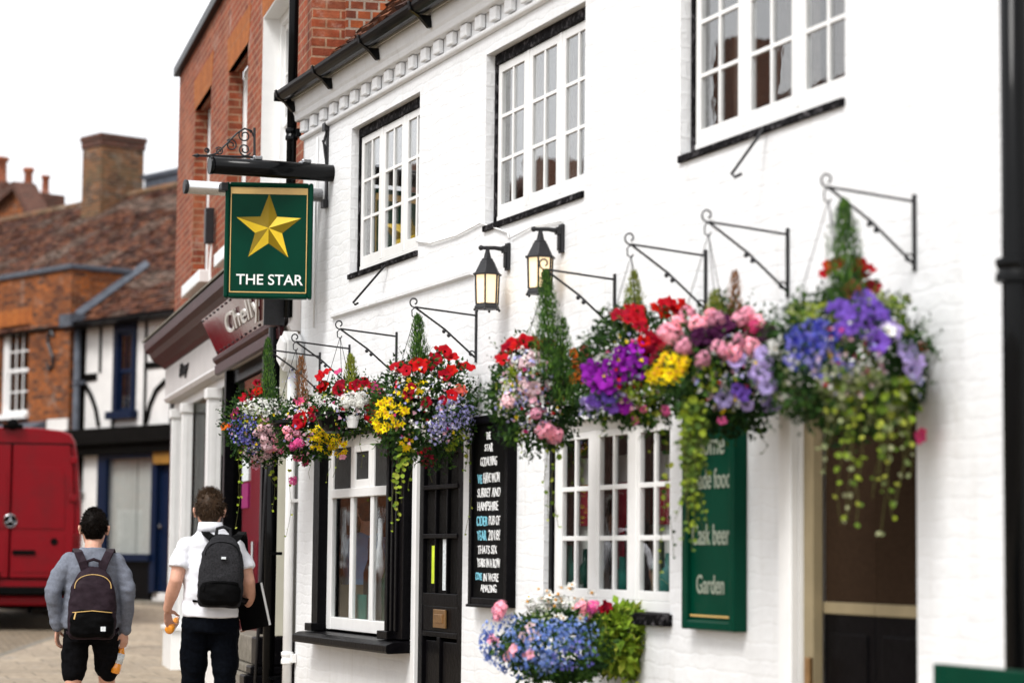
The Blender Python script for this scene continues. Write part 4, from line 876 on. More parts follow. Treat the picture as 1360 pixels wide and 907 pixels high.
bh = thing('brick_house', 'orange brick house with a white sash window and parapet, behind the red van', 'house', OLD.o, OLD.a)
UB = -2.34
mb = MB(); facade(mb, -17, UB, .3, 6.72, [(-5.03, -3.89, 4.08, 5.80), (-8.2, -7.0, 4.08, 5.80)], y=-.18, thick=.08); mb.quad((UB, -.18, .3), (UB, 1.7, .3), (UB, 1.7, 6.72), (UB, -.18, 6.72)); mb.build('wall', M_['old_brick'], bh)
q = MB(); q.box(-17, UB + .05, -.24, .05, 6.72, 6.82); q.box(UB - .25, UB + .05, .05, 1.45, 6.72, 6.82); q.build('coping', M_['lead'], bh, bevel=.02)
q = MB(); zq = lambda y: ZR + (y - YR) * math.tan(SL)
q.add([(UB + .001, -.1, zq(-.1) + .0), (UB + .001, 1.4, zq(1.4)), (UB + .001, 1.4, zq(1.4) + .17), (UB + .001, -.1, zq(-.1) + .17), (UB + .17, -.1, zq(-.1) + .06), (UB + .17, 1.4, zq(1.4) + .06)], [(0, 1, 2, 3), (3, 2, 5, 4)])
q.box(UB, UB + .4, -.42, -.1, 5.62, 5.85); q.build('lead_flashing', M_['lead'], bh)
for (a, b) in ((-5.03, -3.89), (-8.2, -7.0)):
    y = -.10; fr = MB(); fr.box(a, a + .13, y, y + .1, 4.08, 5.8); fr.box(b - .13, b, y, y + .1, 4.08, 5.8); fr.box(a + .13, b - .13, y + .002, y + .1, 5.70, 5.8); win = fr.build('window', M_['white'], bh, bevel=.006)
    sash(win, a + .13, b - .13, 4.92, 5.70, y + .03, 3, 2, fw=.05, bar=.028, name='upper_sash'); sash(win, a + .13, b - .13, 4.12, 4.95, y + .05, 3, 2, fw=.05, bar=.028, name='lower_sash')
    sl = MB(); sl.box(a - .06, b + .06, -.27, .0, 4.0, 4.10); sl.build('sill', M_['white'], win, bevel=.01)
    sl = MB(); sl.box(a - .1, b + .1, -.186, -.15, 5.81, 6.12); sl.build('lintel', M_['orange_brick'], win); room(win, a, b, 4, 5.9, .0, 1.2)
q = MB(); pu, pz = OLD(67, 465, -.2); sc_ = .33
q.tube([(pu + .11, -.20, pz + .25), (pu + .02, -.20, pz + .36), (pu - .09, -.20, pz + .30), (pu - .10, -.20, pz + .14), (pu + .0, -.20, pz), (pu + .10, -.20, pz - .14), (pu + .09, -.20, pz - .30), (pu - .02, -.20, pz - .36), (pu - .11, -.20, pz - .25)], .035, 6); q.build('wall_tie', M_['iron'], bh)
q = MB(); q.profile([(-.18, 3.93), (-.9, 3.62), (-.92, 3.52), (-.18, 3.72)], -7.5, -3.15); q.build('slate_canopy', M_['lead'], bh)
q = MB(); q.box(-3.1, UB + .01, -.20, -.17, .3, 3.95); q.box(-17, -3.1, -.19, -.17, .3, 3.6); q.build('white_ground_floor', M_['oldrender'], bh)
pipe('drainpipe', 'grey drainpipe between the orange brick house and the timbered house', OLD, UB + .22, -.14, .6, 5.6, .065, 'lead', (4.6, 2.6), 1.3)

# far gabled house with chimney pots
p0 = at_depth(25, 300, 60); FAR = Frame(p0.x, p0.y, -70.7)
fh_ = thing('gabled_house', 'distant brick gabled house with red chimney pots rising behind the tiled roof', 'house', (p0.x, p0.y, 0), FAR.a)
f = lambda px, py, y=0: FAR(px, py, y)
A, B, T = f(-22, 300), f(50, 300), f(26, 252); zb = 4.0
q = MB(); q.add([(A[0] - .3, 0, zb), (B[0], 0, zb), (B[0], 0, B[1]), (T[0], 0, T[1]), (A[0] - .3, 0, A[1]), (A[0] - .3, .35, zb), (B[0], .35, zb), (B[0], .35, B[1]), (T[0], .35, T[1]), (A[0] - .3, .35, A[1])], [(0, 1, 2, 3, 4), (9, 8, 7, 6, 5), (1, 6, 7, 2), (0, 4, 9, 5)]); q.build('wall', M_['old_brick'], fh_)
q = MB()
for (P, s) in ((B, 1), (A, -1)):
    dx, dz = P[0] - T[0] + (0 if s > 0 else -.3), P[1] - T[1]
    e = 1.12; X1, Z1 = T[0] + dx * e, T[1] + dz * e
    q.add([(T[0], -.2, T[1]), (X1, -.2, Z1), (X1, .45, Z1), (T[0], .45, T[1]), (T[0], -.2, T[1] + .2), (X1, -.2, Z1 + .2), (X1, .45, Z1 + .2), (T[0], .45, T[1] + .2)], [(0, 1, 2, 3), (7, 6, 5, 4), (0, 4, 5, 1), (1, 5, 6, 2), (2, 6, 7, 3)])
q.build('roof', M_['dark_brick'], fh_)
def stack(x0, x1, y0_, y1_, zt, pots, nm='chimney'):
    q = MB(); q.box(x0, x1, y0_, y1_, zb, zt - .2); c = q.build(nm, M_['chim_brick'], fh_)
    q = MB(); q.box(x0 - .08, x1 + .08, y0_ - .08, y1_ + .08, zt - .35, zt); q.build('chimney_cap', M_['dark_brick'], c, bevel=.03)
    for (px_, h, r) in pots:
        q = MB(); y = (y0_ + y1_) / 2; q.loft([(px_, y, zt, r, r), (px_, y, zt + h * .12, r * 1.15, r * 1.15), (px_, y, zt + h * .2, r * .9, r * .9), (px_, y, zt + h * .82, r * .85, r * .85), (px_, y, zt + h * .88, r * 1.2, r * 1.2), (px_, y, zt + h, r * 1.1, r * 1.1)], 12); q.build('chimney_pot', M_['red_brick'], c, smooth=True)
a, b = f(34, 262, .5), f(58, 262, .5); stack(a[0], b[0], .5, 1.0, a[1], [(f(37, 262, .75)[0], .82, .13), (f(60, 262, .75)[0], .52, .11)])
a, b = f(-14, 246, .5), f(4, 246, .5); stack(a[0], b[0], .5, 1.0, a[1], [(f(0, 240, .75)[0], .75, .2)])

# row of houses on the other side of the street: seen only mirrored in the window glass
M_['terr'] = brick_mat('terrace_brick', (.36, .13, .07), (.26, .09, .05), (.40, .34, .28))
def terrace(y, w_, col, h, lab):
    t = thing('terrace_house', lab, 'house', (-11.8, y, 0), R_(90), 'terrace houses mirrored in the windows')
    wn_ = [(.7 + k * (w_ - 1) / 3 + .1, .7 + k * (w_ - 1) / 3 + 1.0, z, z + 1.4) for k in range(3) for z in (1.2, 4.2)]
    mb = MB(); facade(mb, 0, w_, -.3, h, wn_, thick=.12); mb.box(0, .02, .0, 7, -.3, h); mb.box(w_ - .02, w_, 0, 7, -.3, h); mb.build('wall', M_[col], t)
    mb = MB(); mb.add([(0, -.3, h - .1), (w_, -.3, h - .1), (w_, 3.5, h + 2.9), (0, 3.5, h + 2.9), (0, 7.3, h - .1), (w_, 7.3, h - .1)], [(0, 1, 2, 3), (3, 2, 5, 4), (0, 3, 4), (1, 5, 2)]); r = mb.build('roof', M_['dark_brick'], t)
    q = MB(); q.box(w_ - 1, w_ - .2, 3, 4, h + 1, h + 4.2); q.build('chimney', M_['terr'], r)
    for (a, b, c, d) in wn_:
        wi = sash(t, a, b, c, d, .06, 2, 2, fw=.07, name='window'); q = MB(); q.quad((a, .13, c), (b, .13, c), (b, .13, d), (a, .13, d)); q.build('dark_room', M_['room'], wi)
for y, w_, c, h, lab in ((25, 8, 'terr', 6.6, 'brick house over the street with reflections facing the glazed pub door'), (33, 9, 'dark_brick', 7.2, 'soot dark brick house over the street mirrored in the pub windows'), (42, 10, 'terr', 6.4, 'wide brick house over the street mirrored in the pub windows'), (52, 9, 'old_brick', 7.6, 'dark orange brick house over the street mirrored in the pub windows')): terrace(y, w_, c, h, lab)

# ------------------------------------------------------------------ red van
vh = R_(10.8); vx, vy = .572, 34.78
van = thing('delivery_van', 'dark red high roofed delivery van parked with its closed rear doors towards us', 'van', (vx, vy, gz(vy + 1)), -vh)
hp = [(.955, .42), (.985, .80), (1.005, 1.30), (.99, 1.75), (.955, 2.15), (.915, 2.50), (.88, 2.68), (.82, 2.775), (.70, 2.825), (.35, 2.86), (0, 2.87)]
prof = hp + [(-x, z) for x, z in hp[-2::-1]]
def ring(y, k=1.0, dz=0.0, top=None): return [(x * k, y, z + dz * max(0, (z - .42) / 2.4)) for x, z in prof]
secs = [ring(.0, .955, -.03), ring(.03, .985, -.01), ring(.10, 1.0), ring(2.5, 1.0), ring(4.3, 1.0, -.02)]
n = len(prof); vs = [p for s in secs for p in s]
vs += [(x * .97, 5.0, min(z, 1.9) if z > 1.0 else z) for x, z in prof] + [(x * .93, 5.85, min(z, 1.25) if z > .9 else z) for x, z in prof]
q = MB(); ns = len(secs) + 2
q.add(vs, [(i * n + k, i * n + k + 1, (i + 1) * n + k + 1, (i + 1) * n + k) for i in range(ns - 1) for k in range(n - 1)] + [tuple(range(n)), tuple(range(ns * n - 1, (ns - 1) * n - 1, -1))])
q.build('body', M_['van'], van, smooth=False, bevel=.012)
for s, (xa, xb) in ((-1, (-.90, -.012)), (1, (.012, .90))):
    q = MB(); tp = .80
    poly = [(xa if s > 0 else xa, .72), (xb, .72), (xb, 1.6), (xb * .955 if s > 0 else xb, 2.3), (xb * (.90 if s > 0 else 1), 2.62), (xa * (.90 if s < 0 else 1), 2.62), (xa * .955 if s < 0 else xa, 2.3), (xa, 1.6)]
    q.prism(poly, -.030, -.0); dd = q.build('rear_door', M_['van'], van, bevel=.012)
    a, b = (min(abs(xa), abs(xb)) + .05) * s, (max(abs(xa), abs(xb)) * .90 - .05) * s; a, b = min(a, b), max(a, b)
    q = MB(); q.prism([(a, 1.42), (b, 1.42), (b, 1.9), (b - .02 * s if s > 0 else b, 2.22), (b - .08, 2.30), (a + .04, 2.30), (a, 2.24)], -.040, -.031); q.build('door_panel', M_['van'], dd, bevel=.014, seg=3)
    q = MB(); q.prism([(a, .80), (b, .80), (b, 1.33), (b - .25 if s > 0 else b, 1.36), (a + .25 if s < 0 else a, 1.36)] if False else [(a, .80), (b, .80), (b, 1.34), (a, 1.34)], -.037, -.031); q.build('lower_panel', M_['van'], dd, bevel=.008)
    q = MB(); xh = .20 if s > 0 else -.20; q.box(xh - .16, xh + .16, -.065, -.037, 1.05, 1.115) if s > 0 else q.box(-.40, -.12, -.055, -.037, .62 + .1, .79); q.build('handle', M_['rubber'], dd, bevel=.012)
    for z in (.95, 1.86, 2.4):
        q = MB(); q.box(s * .87 - .05, s * .87 + .05, -.06, -.02, z - .05, z + .05); q.build('hinge', M_['van'], dd, bevel=.015)
    q = MB(); q.box(s * .92 - .045, s * .92 + .045, -.035, .0, .75, 1.35); q.build('tail_light', M_['lamp_red'], van, bevel=.015)
q = MB(); q.prism([(-.905, .70), (.905, .70), (.905, 1.6), (.87, 2.3), (.82, 2.64), (-.82, 2.64), (-.87, 2.3), (-.905, 1.6)], -.010, -.001); q.build('door_seal', M_['rubber'], van)
q = MB(); q.tube([(.62, -.037, 1.24), (.62, -.05, 1.24)], .05, 16); q.build('filler_cap', M_['rubber'], van)
# round badge: ring and three spokes
q = MB()
q.tube([(.0 + .088 * math.cos(2 * PI * k / 28), -.052, 1.53 + .088 * math.sin(2 * PI * k / 28)) for k in range(29)], .008, 8)
for k in range(3):
    a = PI / 2 + 2 * PI * k / 3; q.tube([(0, -.055, 1.53), (.085 * math.cos(a), -.050, 1.53 + .085 * math.sin(a))], [.014, .004], 6)
q.build('badge', M_['chrome'], van)
q = MB(); q.tube([(0, -.035, 1.53), (0, -.047, 1.53)], .092, 20); q.build('badge_disc', M_['rubber'], van)
q = MB(); q.box(-.85, .85, -.028, .0, 2.60, 2.625); q.box(-.14, .14, -.07, .05, 2.84, 2.90); q.ball((0, -.05, 2.90), .085, 10); q.build('roof_camera', M_['rubber'], van, bevel=.01)
q = MB(); q.box(-.98, .98, -.14, .05, .48, .60); q.box(-.90, .90, -.16, -.13, .50, .53); q.build('bumper_step', M_['rubber'], van, bevel=.02)
q = MB(); q.box(-.97, .97, -.05, .1, .33, .47); q.build('bumper', M_['van'], van, bevel=.03)
for sx_ in (-1, 1):
    for yy in (.95, 4.75):
        q = MB(); q.tube([(sx_ * .70, yy, .34), (sx_ * .93, yy, .34)], .34, 24); wh = q.build('wheel', M_['rubber'], van, bevel=.03)
        q = MB(); q.tube([(sx_ * .86, yy, .34), (sx_ * .94, yy, .34)], .20, 18); q.build('rim', M_['steel'], wh)
q = MB(); q.box(-.75, .75, .2, 5, .28, .45); q.tube([(.3, .1, .25), (.3, .4, .28)], .035, 8); q.build('underbody', M_['rubber'], van)

# bollard
bp_ = Vector((1.01, 29.2, 0)); bp_.z = gz(29.2) + .07
t = thing('bollard', 'black street bollard with a white band, partly hidden by the boy in the grey top', 'bollard', bp_)
q = MB(); q.loft([(0, 0, 0, .11, .11), (0, 0, .14, .11, .11), (0, 0, .17, .075, .075), (0, 0, .80, .068, .068), (0, 0, .82, .10, .10), (0, 0, .86, .10, .10), (0, 0, .97, .095, .095), (0, 0, 1.02, .05, .05), (0, 0, 1.04, .01, .01)], 18); q.build('post', M_['iron'], t, smooth=False, bevel=.004)
for (za, zb_, r) in ((.865, .90, .103), (.0, .05, .113)): q = MB(); q.loft([(0, 0, za, r, r), (0, 0, zb_, r, r)], 18); q.build('white_band', M_['white'], t)

# ------------------------------------------------------------------ flowers
PC = {'red': (.50, .002, .012), 'crimson': (.30, .002, .018), 'orange': (.75, .12, .015), 'purple': (.26, .012, .36), 'violet': (.20, .09, .52), 'lavender': (.48, .38, .74), 'plum': (.045, .004, .035),
      'pink': (.95, .42, .54), 'rose': (.68, .07, .22), 'hotpink': (.86, .14, .42), 'palepink': (.88, .62, .66), 'white': (.80, .80, .76), 'yellow': (1.0, .78, .01), 'coral': (.70, .10, .09)}
PM = {k: petal('petal_' + k, scale(c, .85 if k in ('red', 'crimson', 'coral', 'orange', 'rose') else 1.0), hue=.006 if k in ('red', 'crimson') else .012 if k != 'white' else 0, val=.34, trans=.42 if k == 'yellow' else .25) for k, c in PC.items()}
EYE = mat('flower_throat', (.03, .008, .02), .7); EYE_Y = mat('yellow_eye', (.8, .5, .05), .7); EYE_O = mat('amber_eye', (.65, .28, .01), .7)
def petunia_mesh(col, r, seed):
    rr = random.Random(seed); mb = MB(); n = 20; ph = rr.uniform(0, 6)
    rings = [(.20, -.22, 0, 0), (.42, -.02, 0, .02), (.72, .08, .04, .05), (1.0, .05, .10, .16)]
    vs = [(0, 0, -.5 * r)]
    for (k, z, am, zr) in rings:
        for i in range(n):
            a = 2 * PI * i / n; lobe = math.cos(5 * a); q_ = r * (k + am * lobe); vs.append((q_ * math.cos(a), q_ * math.sin(a), r * (z + zr * math.sin(5 * a + ph) + rr.uniform(-.05, .05) * k)))
    mb.add(vs, [(0, 1 + i, 1 + (i + 1) % n) for i in range(n)], 1)
    b = 0
    fs = [(1 + j * n + i, 1 + j * n + (i + 1) % n, 1 + (j + 1) * n + (i + 1) % n, 1 + (j + 1) * n + i) for j in range(3) for i in range(n)]
    off = len(mb.v) - len(vs)
    for f in fs: mb.f.append([off + i for i in f]); mb.m.append(0); mb.c.append(None)
    return mb.mesh('petunia', [PM[col], EYE if col in ('red', 'purple', 'violet', 'plum', 'crimson', 'hotpink', 'lavender') else EYE_Y], True)
def floret(mb, c, nrm, r, mi, rr, petals=5, eye=None):
    t = nrm.orthogonal().normalized(); b = nrm.cross(t); a0 = rr.uniform(0, 6); vs = [c]; m2 = petals * 2
    for k in range(m2):
        a = a0 + 2 * PI * k / m2; q_ = r * (1.0 if k % 2 == 0 else .55); vs.append(c + (t * math.cos(a) + b * math.sin(a)) * q_ + nrm * r * (.22 if k % 2 == 0 else .05))
    mb.add(vs, [(0, 1 + k, 1 + (k + 1) % m2) for k in range(m2)], mi)
    if eye is not None: mb.ball(c + nrm * r * .12, r * .22, 5, eye)
def geranium_mesh(col, r, seed):
    rr = random.Random(seed); mb = MB()
    for k in range(34):
        u = 1 - 1.5 * (k + .5) / 34; a = k * 2.39996; s = math.sqrt(max(0, 1 - u * u)); nrm = (Vector((s * math.cos(a), s * math.sin(a), u)) + Vector((rr.uniform(-.25, .25), rr.uniform(-.25, .25), rr.uniform(-.1, .25)))).normalized()
        floret(mb, nrm * r * rr.uniform(.72, 1.0), nrm, r * .36, 0, rr)
    return mb.mesh('geranium', PM[col])
def daisy_mesh(col, r, seed):
    rr = random.Random(seed); mb = MB(); floret(mb, Vector((0, 0, 0)), Vector((0, 0, 1)), r, 0, rr, 5); mb.ball((0, 0, .1 * r), r * .26, 6, 1)
    for k in range(5): pass
    return mb.mesh('daisy_bloom', [PM[col], EYE_O])
BLOOM = {}
def bloom(kind, col, r):
    key = (kind, col, r)
    if key not in BLOOM:
        f = {'petunia': petunia_mesh, 'geranium': geranium_mesh, 'bidens': daisy_mesh}[kind]
        BLOOM[key] = [f(col, r, 11 * k + hash_(col)) for k in range(3)]
    return BLOOM[key]
def hash_(s): return sum(ord(c) * (i + 3) for i, c in enumerate(s)) % 97
VIEW = -ray(680, 560).normalized()
class Blob:       # an ellipsoid mass of foliage
    def __init__(s, C, rad, seed): s.C = Vector(C); s.r = Vector(rad); s.rr = random.Random(seed)
    def lump(s, d): return 1 + .20 * noise.noise(d * 2.6 + Vector((s.C.y * 3, 1, 2))) + .09 * noise.noise(d * 7 + Vector((s.C.y, 5, 2)))
    def surf(s, d, k=1.0):
        d = d.normalized(); q_ = 1 / math.sqrt((d.x / s.r.x) ** 2 + (d.y / s.r.y) ** 2 + (d.z / s.r.z) ** 2); return s.C + d * q_ * k * s.lump(d)
    def at(s, px, py, k=1.03):
        d = ray(px, py).normalized(); o = CAM - s.C; S_ = lambda v: Vector((v.x / s.r.x, v.y / s.r.y, v.z / s.r.z)) / k
        a, b = S_(d), S_(o); A = a.dot(a); B = a.dot(b); Cc = b.dot(b) - 1; D = B * B - A * Cc
        t = (-B - math.sqrt(D)) / A if D > 0 else -B / A
        return CAM + d * t
def orient(p, nrm, rr, spin=True):
    q_ = nrm.normalized().to_track_quat('Z', 'Y').to_matrix().to_4x4(); return Matrix.Translation(p) @ q_ @ Matrix.Rotation(rr.uniform(0, 6.28), 4, 'Z')
GREENS = [(.012, .034, .008), (.020, .056, .011), (.032, .082, .014), (.055, .12, .018), (.016, .044, .013)]
LIME = [(.28, .36, .03), (.20, .29, .025), (.38, .42, .06), (.11, .19, .02)]
PALE = [(.26, .30, .14), (.18, .24, .08), (.34, .36, .20)]
def leaf_geo(mb, p, d, nrm, ln, wd, c):
    d = d.normalized(); s = d.cross(nrm); s = s.normalized() if s.length > 1e-4 else d.orthogonal().normalized(); u = s.cross(d)
    a, b_, e = p, p + d * ln * .5 - u * ln * .06, p + d * ln - u * ln * .22
    l1, l2 = p + d * ln * .38 + s * wd + u * wd * .35, p + d * ln * .38 - s * wd + u * wd * .35
    mb.add([a, l1, e, l2, b_], [(0, 4, 1), (4, 2, 1), (0, 3, 4), (4, 3, 2)], 0, c)
def rdir(rr):
    while True:
        v = Vector((rr.uniform(-1, 1), rr.uniform(-1, 1), rr.uniform(-1, 1)))
        if .1 < v.length < 1: return v.normalized()
def pick(rr, pal):
    c = rr.choice(pal); f = rr.uniform(.75, 1.3); return tuple(x * f for x in c)
def foliage(blob, n, base, pal, ln=(.025, .045), droop=.3, zones=(), kr=(.55, 1.04)):
    rr = blob.rr; mb = MB()
    for _ in range(n):
        d = rdir(rr); k = kr[0] + (kr[1] - kr[0]) * rr.random() ** .6; p = blob.surf(d, k)
        pl = pal
        for (zc, zr, zp) in zones:
            if (p - zc).length < zr: pl = zp
        out = (d + rdir(rr) * .7 + Vector((0, 0, -droop * rr.random()))).normalized(); L_ = rr.uniform(*ln)
        leaf_geo(mb, p - base, out, (d + rdir(rr) * .8 + Vector((0, 0, .4))).normalized(), L_, L_ * rr.uniform(.24, .36), pick(rr, pl))
    for _ in range(n // 5):           # loose leaves standing out between the blooms
        d = rdir(rr); p = blob.surf(d, rr.uniform(1.0, 1.2)); L_ = rr.uniform(*ln) * .9
        leaf_geo(mb, p - base, (d * .8 + rdir(rr)).normalized(), rdir(rr), L_, L_ * .27, pick(rr, pal))
    for _ in range(n // 40):          # sprigs that break the outline
        d = rdir(rr); d.z = d.z * .7 + .15; p = blob.surf(d, .95); g_ = (d + Vector((0, 0, .35)) + rdir(rr) * .4).normalized(); L_ = rr.uniform(.05, .13); pl = pick(rr, pal)
        mb.tube([p - base, p - base + g_ * L_ * .5, p - base + g_ * L_ + Vector((0, 0, -.01))], [.0018, .0012, .0006], 3, 0, False, pl)
        for j in range(6):
            q_ = p - base + g_ * L_ * (j + 1) / 6; leaf_geo(mb, q_, (g_ * .6 + rdir(rr)).normalized(), rdir(rr), rr.uniform(.012, .026), .006, pick(rr, pal))
    return mb
def spray(blob, base, items, mb):         # masses of tiny flowers: (colours, px, py, rx, ry, n, size)
    rr = blob.rr
    for (cols, px, py, rx, ry, n, sz) in items:
        for _ in range(n):
            a, q_ = rr.uniform(0, 6.28), math.sqrt(rr.random()); k = 1.0 + rr.uniform(-.22, .16)
            p = blob.at(px + rx * q_ * math.cos(a), py + ry * q_ * math.sin(a), max(.5, k)); nrm = ((p - blob.C).normalized() + VIEW * .5 + rdir(rr) * .7).normalized()
            c = rr.choice(cols); f = rr.uniform(.75, 1.2); c = tuple(x * f for x in c); s = sz * rr.uniform(.7, 1.25)
            t = nrm.orthogonal().normalized(); b = nrm.cross(t); a0 = rr.uniform(0, 6); vs = [p - base]
            for j in range(6):
                aa = a0 + PI * j / 3; vs.append(p - base + (t * math.cos(aa) + b * math.sin(aa)) * s * (1 if j % 2 == 0 else .6) + nrm * s * .15)
            mb.add(vs, [(0, 1 + j, 1 + (j + 1) % 6) for j in range(6)], 0, c)
    return mb
BLUE = [(.10, .12, .46), (.16, .15, .55), (.22, .20, .60), (.30, .28, .62)]; PALEBLUE = [(.42, .42, .78), (.50, .48, .80), (.32, .30, .70), (.60, .58, .82)]; SKYB = [(.14, .24, .60), (.20, .30, .66), (.10, .18, .52), (.30, .40, .72)]
DEEP = [(.04, .05, .38), (.06, .07, .50), (.03, .03, .28)]; WHITE = [(.78, .78, .74), (.70, .72, .66), (.82, .80, .78)]; PINKS = [(.78, .42, .52), (.80, .60, .64)]; MIXS = WHITE + PINKS + PALEBLUE[:2]; DRED = [(.16, .004, .02), (.25, .006, .03)]
def vine(parent, base, p0, p1, rr, pal, lr=.015, gap=.022, both=True):
    mb = MB(); p0, p1 = Vector(p0), Vector(p1); n = max(3, int((p1 - p0).length / gap)); w1, w2 = rr.uniform(0, 6), rr.uniform(0, 6); pts = []
    for k in range(n + 1):
        f = k / n; pts.append(p0.lerp(p1, f) + Vector((math.sin(w1 + f * 5) * .018, math.sin(w2 + f * 6) * .022, 0)) * min(1, f * 3) - base)
    mb.tube(pts, .0016, 4, 0, False, (.10, .10, .03))
    for k, p in enumerate(pts):
        for sgn in ((-1, 1) if both else (rr.choice((-1, 1)),)):
            if rr.random() < .18 + .38 * k / n: continue
            a = rr.uniform(0, 6.28); side = Vector((math.cos(a), math.sin(a), rr.uniform(-.3, .4))) * sgn; r = lr * rr.uniform(.6, 1.2) * (1 - .5 * k / n); c = p + side.normalized() * r * 1.1
            nrm = (VIEW + rdir(rr) * .8 + Vector((0, 0, .5))).normalized(); t = nrm.orthogonal().normalized(); b = nrm.cross(t); vs = [c - nrm * r * .2] + [c + (t * math.cos(PI * j / 4) + b * math.sin(PI * j / 4)) * r * (1 if j else .75) for j in range(8)]
            mb.add(vs, [(0, 1 + j, 1 + (j + 1) % 8) for j in range(8)], 0, pick(rr, pal))
    return mb.build('trailing_vine', M_['leaf'], parent)
def conifer(parent, base, p0, p1, r0, rr, pal, n=700, name='conifer', ln=.04):
    p0, p1 = Vector(p0), Vector(p1); H = (p1 - p0).length; ax = (p1 - p0).normalized(); mb = MB()
    mb.tube([p0 - base, p1 - base - ax * .02], [.006, .002], 5, 0, True, (.05, .035, .02))
    for _ in range(n):
        f = rr.random() ** 1.1; a = rr.uniform(0, 6.28); r = r0 * (1 - f) ** .55 * (1 + .65 * noise.noise(Vector((math.cos(a) * 2 + p0.y, math.sin(a) * 2, f * 8)))) * rr.uniform(.25, 1.0) + .004
        o = Vector((math.cos(a), math.sin(a), 0)); p = p0 + ax * (H * f) + o * r
        leaf_geo(mb, p - base, (ax * 1.0 + o * .55 + rdir(rr) * .35).normalized(), o, ln * rr.uniform(.6, 1.1) * (1 - .4 * f), ln * .085, pick(rr, pal))
    return mb.build(name, M_['leaf'], parent)
def scatter_blooms(t, blob, base, items, used):
    rr = blob.rr
    for it in items:
        kind, col, r, px, py, sp, n = it
        for k in range(n):
            if used[0] >= 98: return
            a, q_ = rr.uniform(0, 6.28), (sp * 1.2 if n > 1 else 5) * math.sqrt(rr.random())
            p = blob.at(px + q_ * math.cos(a), py + q_ * .85 * math.sin(a), 1.06 + rr.uniform(-.03, .08))
            nrm = (p - blob.C).normalized() * .9 + VIEW * .75 + rdir(rr) * .45 + Vector((0, 0, .15))
            place(kind, rr.choice(bloom(kind, col, r)), t, orient(p - base, nrm, rr) @ Matrix.Scale(rr.uniform(.70, 1.12), 4) @ Matrix.Diagonal((rr.uniform(.85, 1.1), 1, rr.uniform(.7, 1.5), 1))); used[0] += 1
CONIF = [(.040, .10, .022), (.075, .17, .03), (.028, .07, .018), (.12, .23, .035)]; YCONIF = [(.24, .28, .03), (.30, .32, .05), (.16, .22, .03)]; BROWN = [(.26, .12, .05), (.34, .17, .08), (.20, .09, .04)]
def basket(i, label, cpx, cpy, rad, blooms=(), sprays=(), vines=(), conifers=(), n=2300, pal=GREENS, zones=(), seed=1, ln=(.025, .045), extra=(), fwd=.3):
    u = BU[i]; hook = PUB.w(u, -ARM, 2.965)
    dz = hit(cpx, cpy, hook, (ray(cpx, cpy).x, ray(cpx, cpy).y, 0)); C = Vector((hook.x + (dz.x - hook.x) * .5, dz.y, dz.z)); C = dz
    base = Vector((hook.x, hook.y, hook.z - .66)); t = thing('hanging_basket', label, 'hanging basket', base, 0, 'hanging flower baskets along the pub')
    q = MB(); q.loft([(0, 0, -.01, .05, .05), (0, 0, .0, .09, .09), (0, 0, .04, .13, .13), (0, 0, .10, .15, .15), (0, 0, .105, .16, .16), (0, 0, .125, .16, .16), (0, 0, .10, .14, .14)], 20); q.build('basket_pot', M_['plastic'], t, smooth=False)
    q = MB()
    for k in range(3):
        a = 2.1 * k + .4; q.tube([(.155 * math.cos(a), .155 * math.sin(a), .11), (0, 0, .63)], .0022, 4)
    q.build('chain', M_['iron'], t)
    b = Blob(C, rad, seed); zz = [(b.at(zx, zy), zr, zp) for zx, zy, zr, zp in zones]
    tag(foliage(b, n, base, pal, ln, zones=zz).build('foliage', M_['leaf'], t), kind='stuff')
    if sprays: tag(spray(b, base, sprays, MB()).build('small_flower_spray', M_['leaf'], t), kind='stuff')
    scatter_blooms(t, b, base, blooms, [0])
    mixed = spray(b, base, [(MIXS + PINKS + [(.5, .002, .012), (.6, .04, .2), (.9, .65, .02)], cpx, cpy, rad[1] * FPX / 16 * .9, rad[2] * FPX / 16 * .95, 130, .013), (WHITE + LIME, cpx, cpy, rad[1] * 200, rad[2] * 195, 60, .010)], MB())
    tag(mixed.build('small_mixed_spray', M_['leaf'], t), kind='stuff')
    for (x0, y0, x1, y1, pl, lr, gap, *k) in vines:
        p0 = b.at(x0, y0, k[0] if k else .98); p1 = hit(x1, y1, p0, (VIEW.x, VIEW.y, 0)); vine(t, base, p0, p1, b.rr, pl, lr, gap)
    for (x0, y0, x1, y1, r0, pl, nn, nm) in conifers:
        Cf = C + VIEW * (fwd * rad[0]); p0 = hit(x0, y0, Cf, (VIEW.x, VIEW.y, 0)); p1 = hit(x1, y1, Cf, (VIEW.x, VIEW.y, 0)); conifer(t, base, p0, p1, r0, b.rr, pl, nn, nm)
    for e in extra: e(t, b, base)
    return t
P_, G_, B_ = 'petunia', 'geranium', 'bidens'
rp = .044
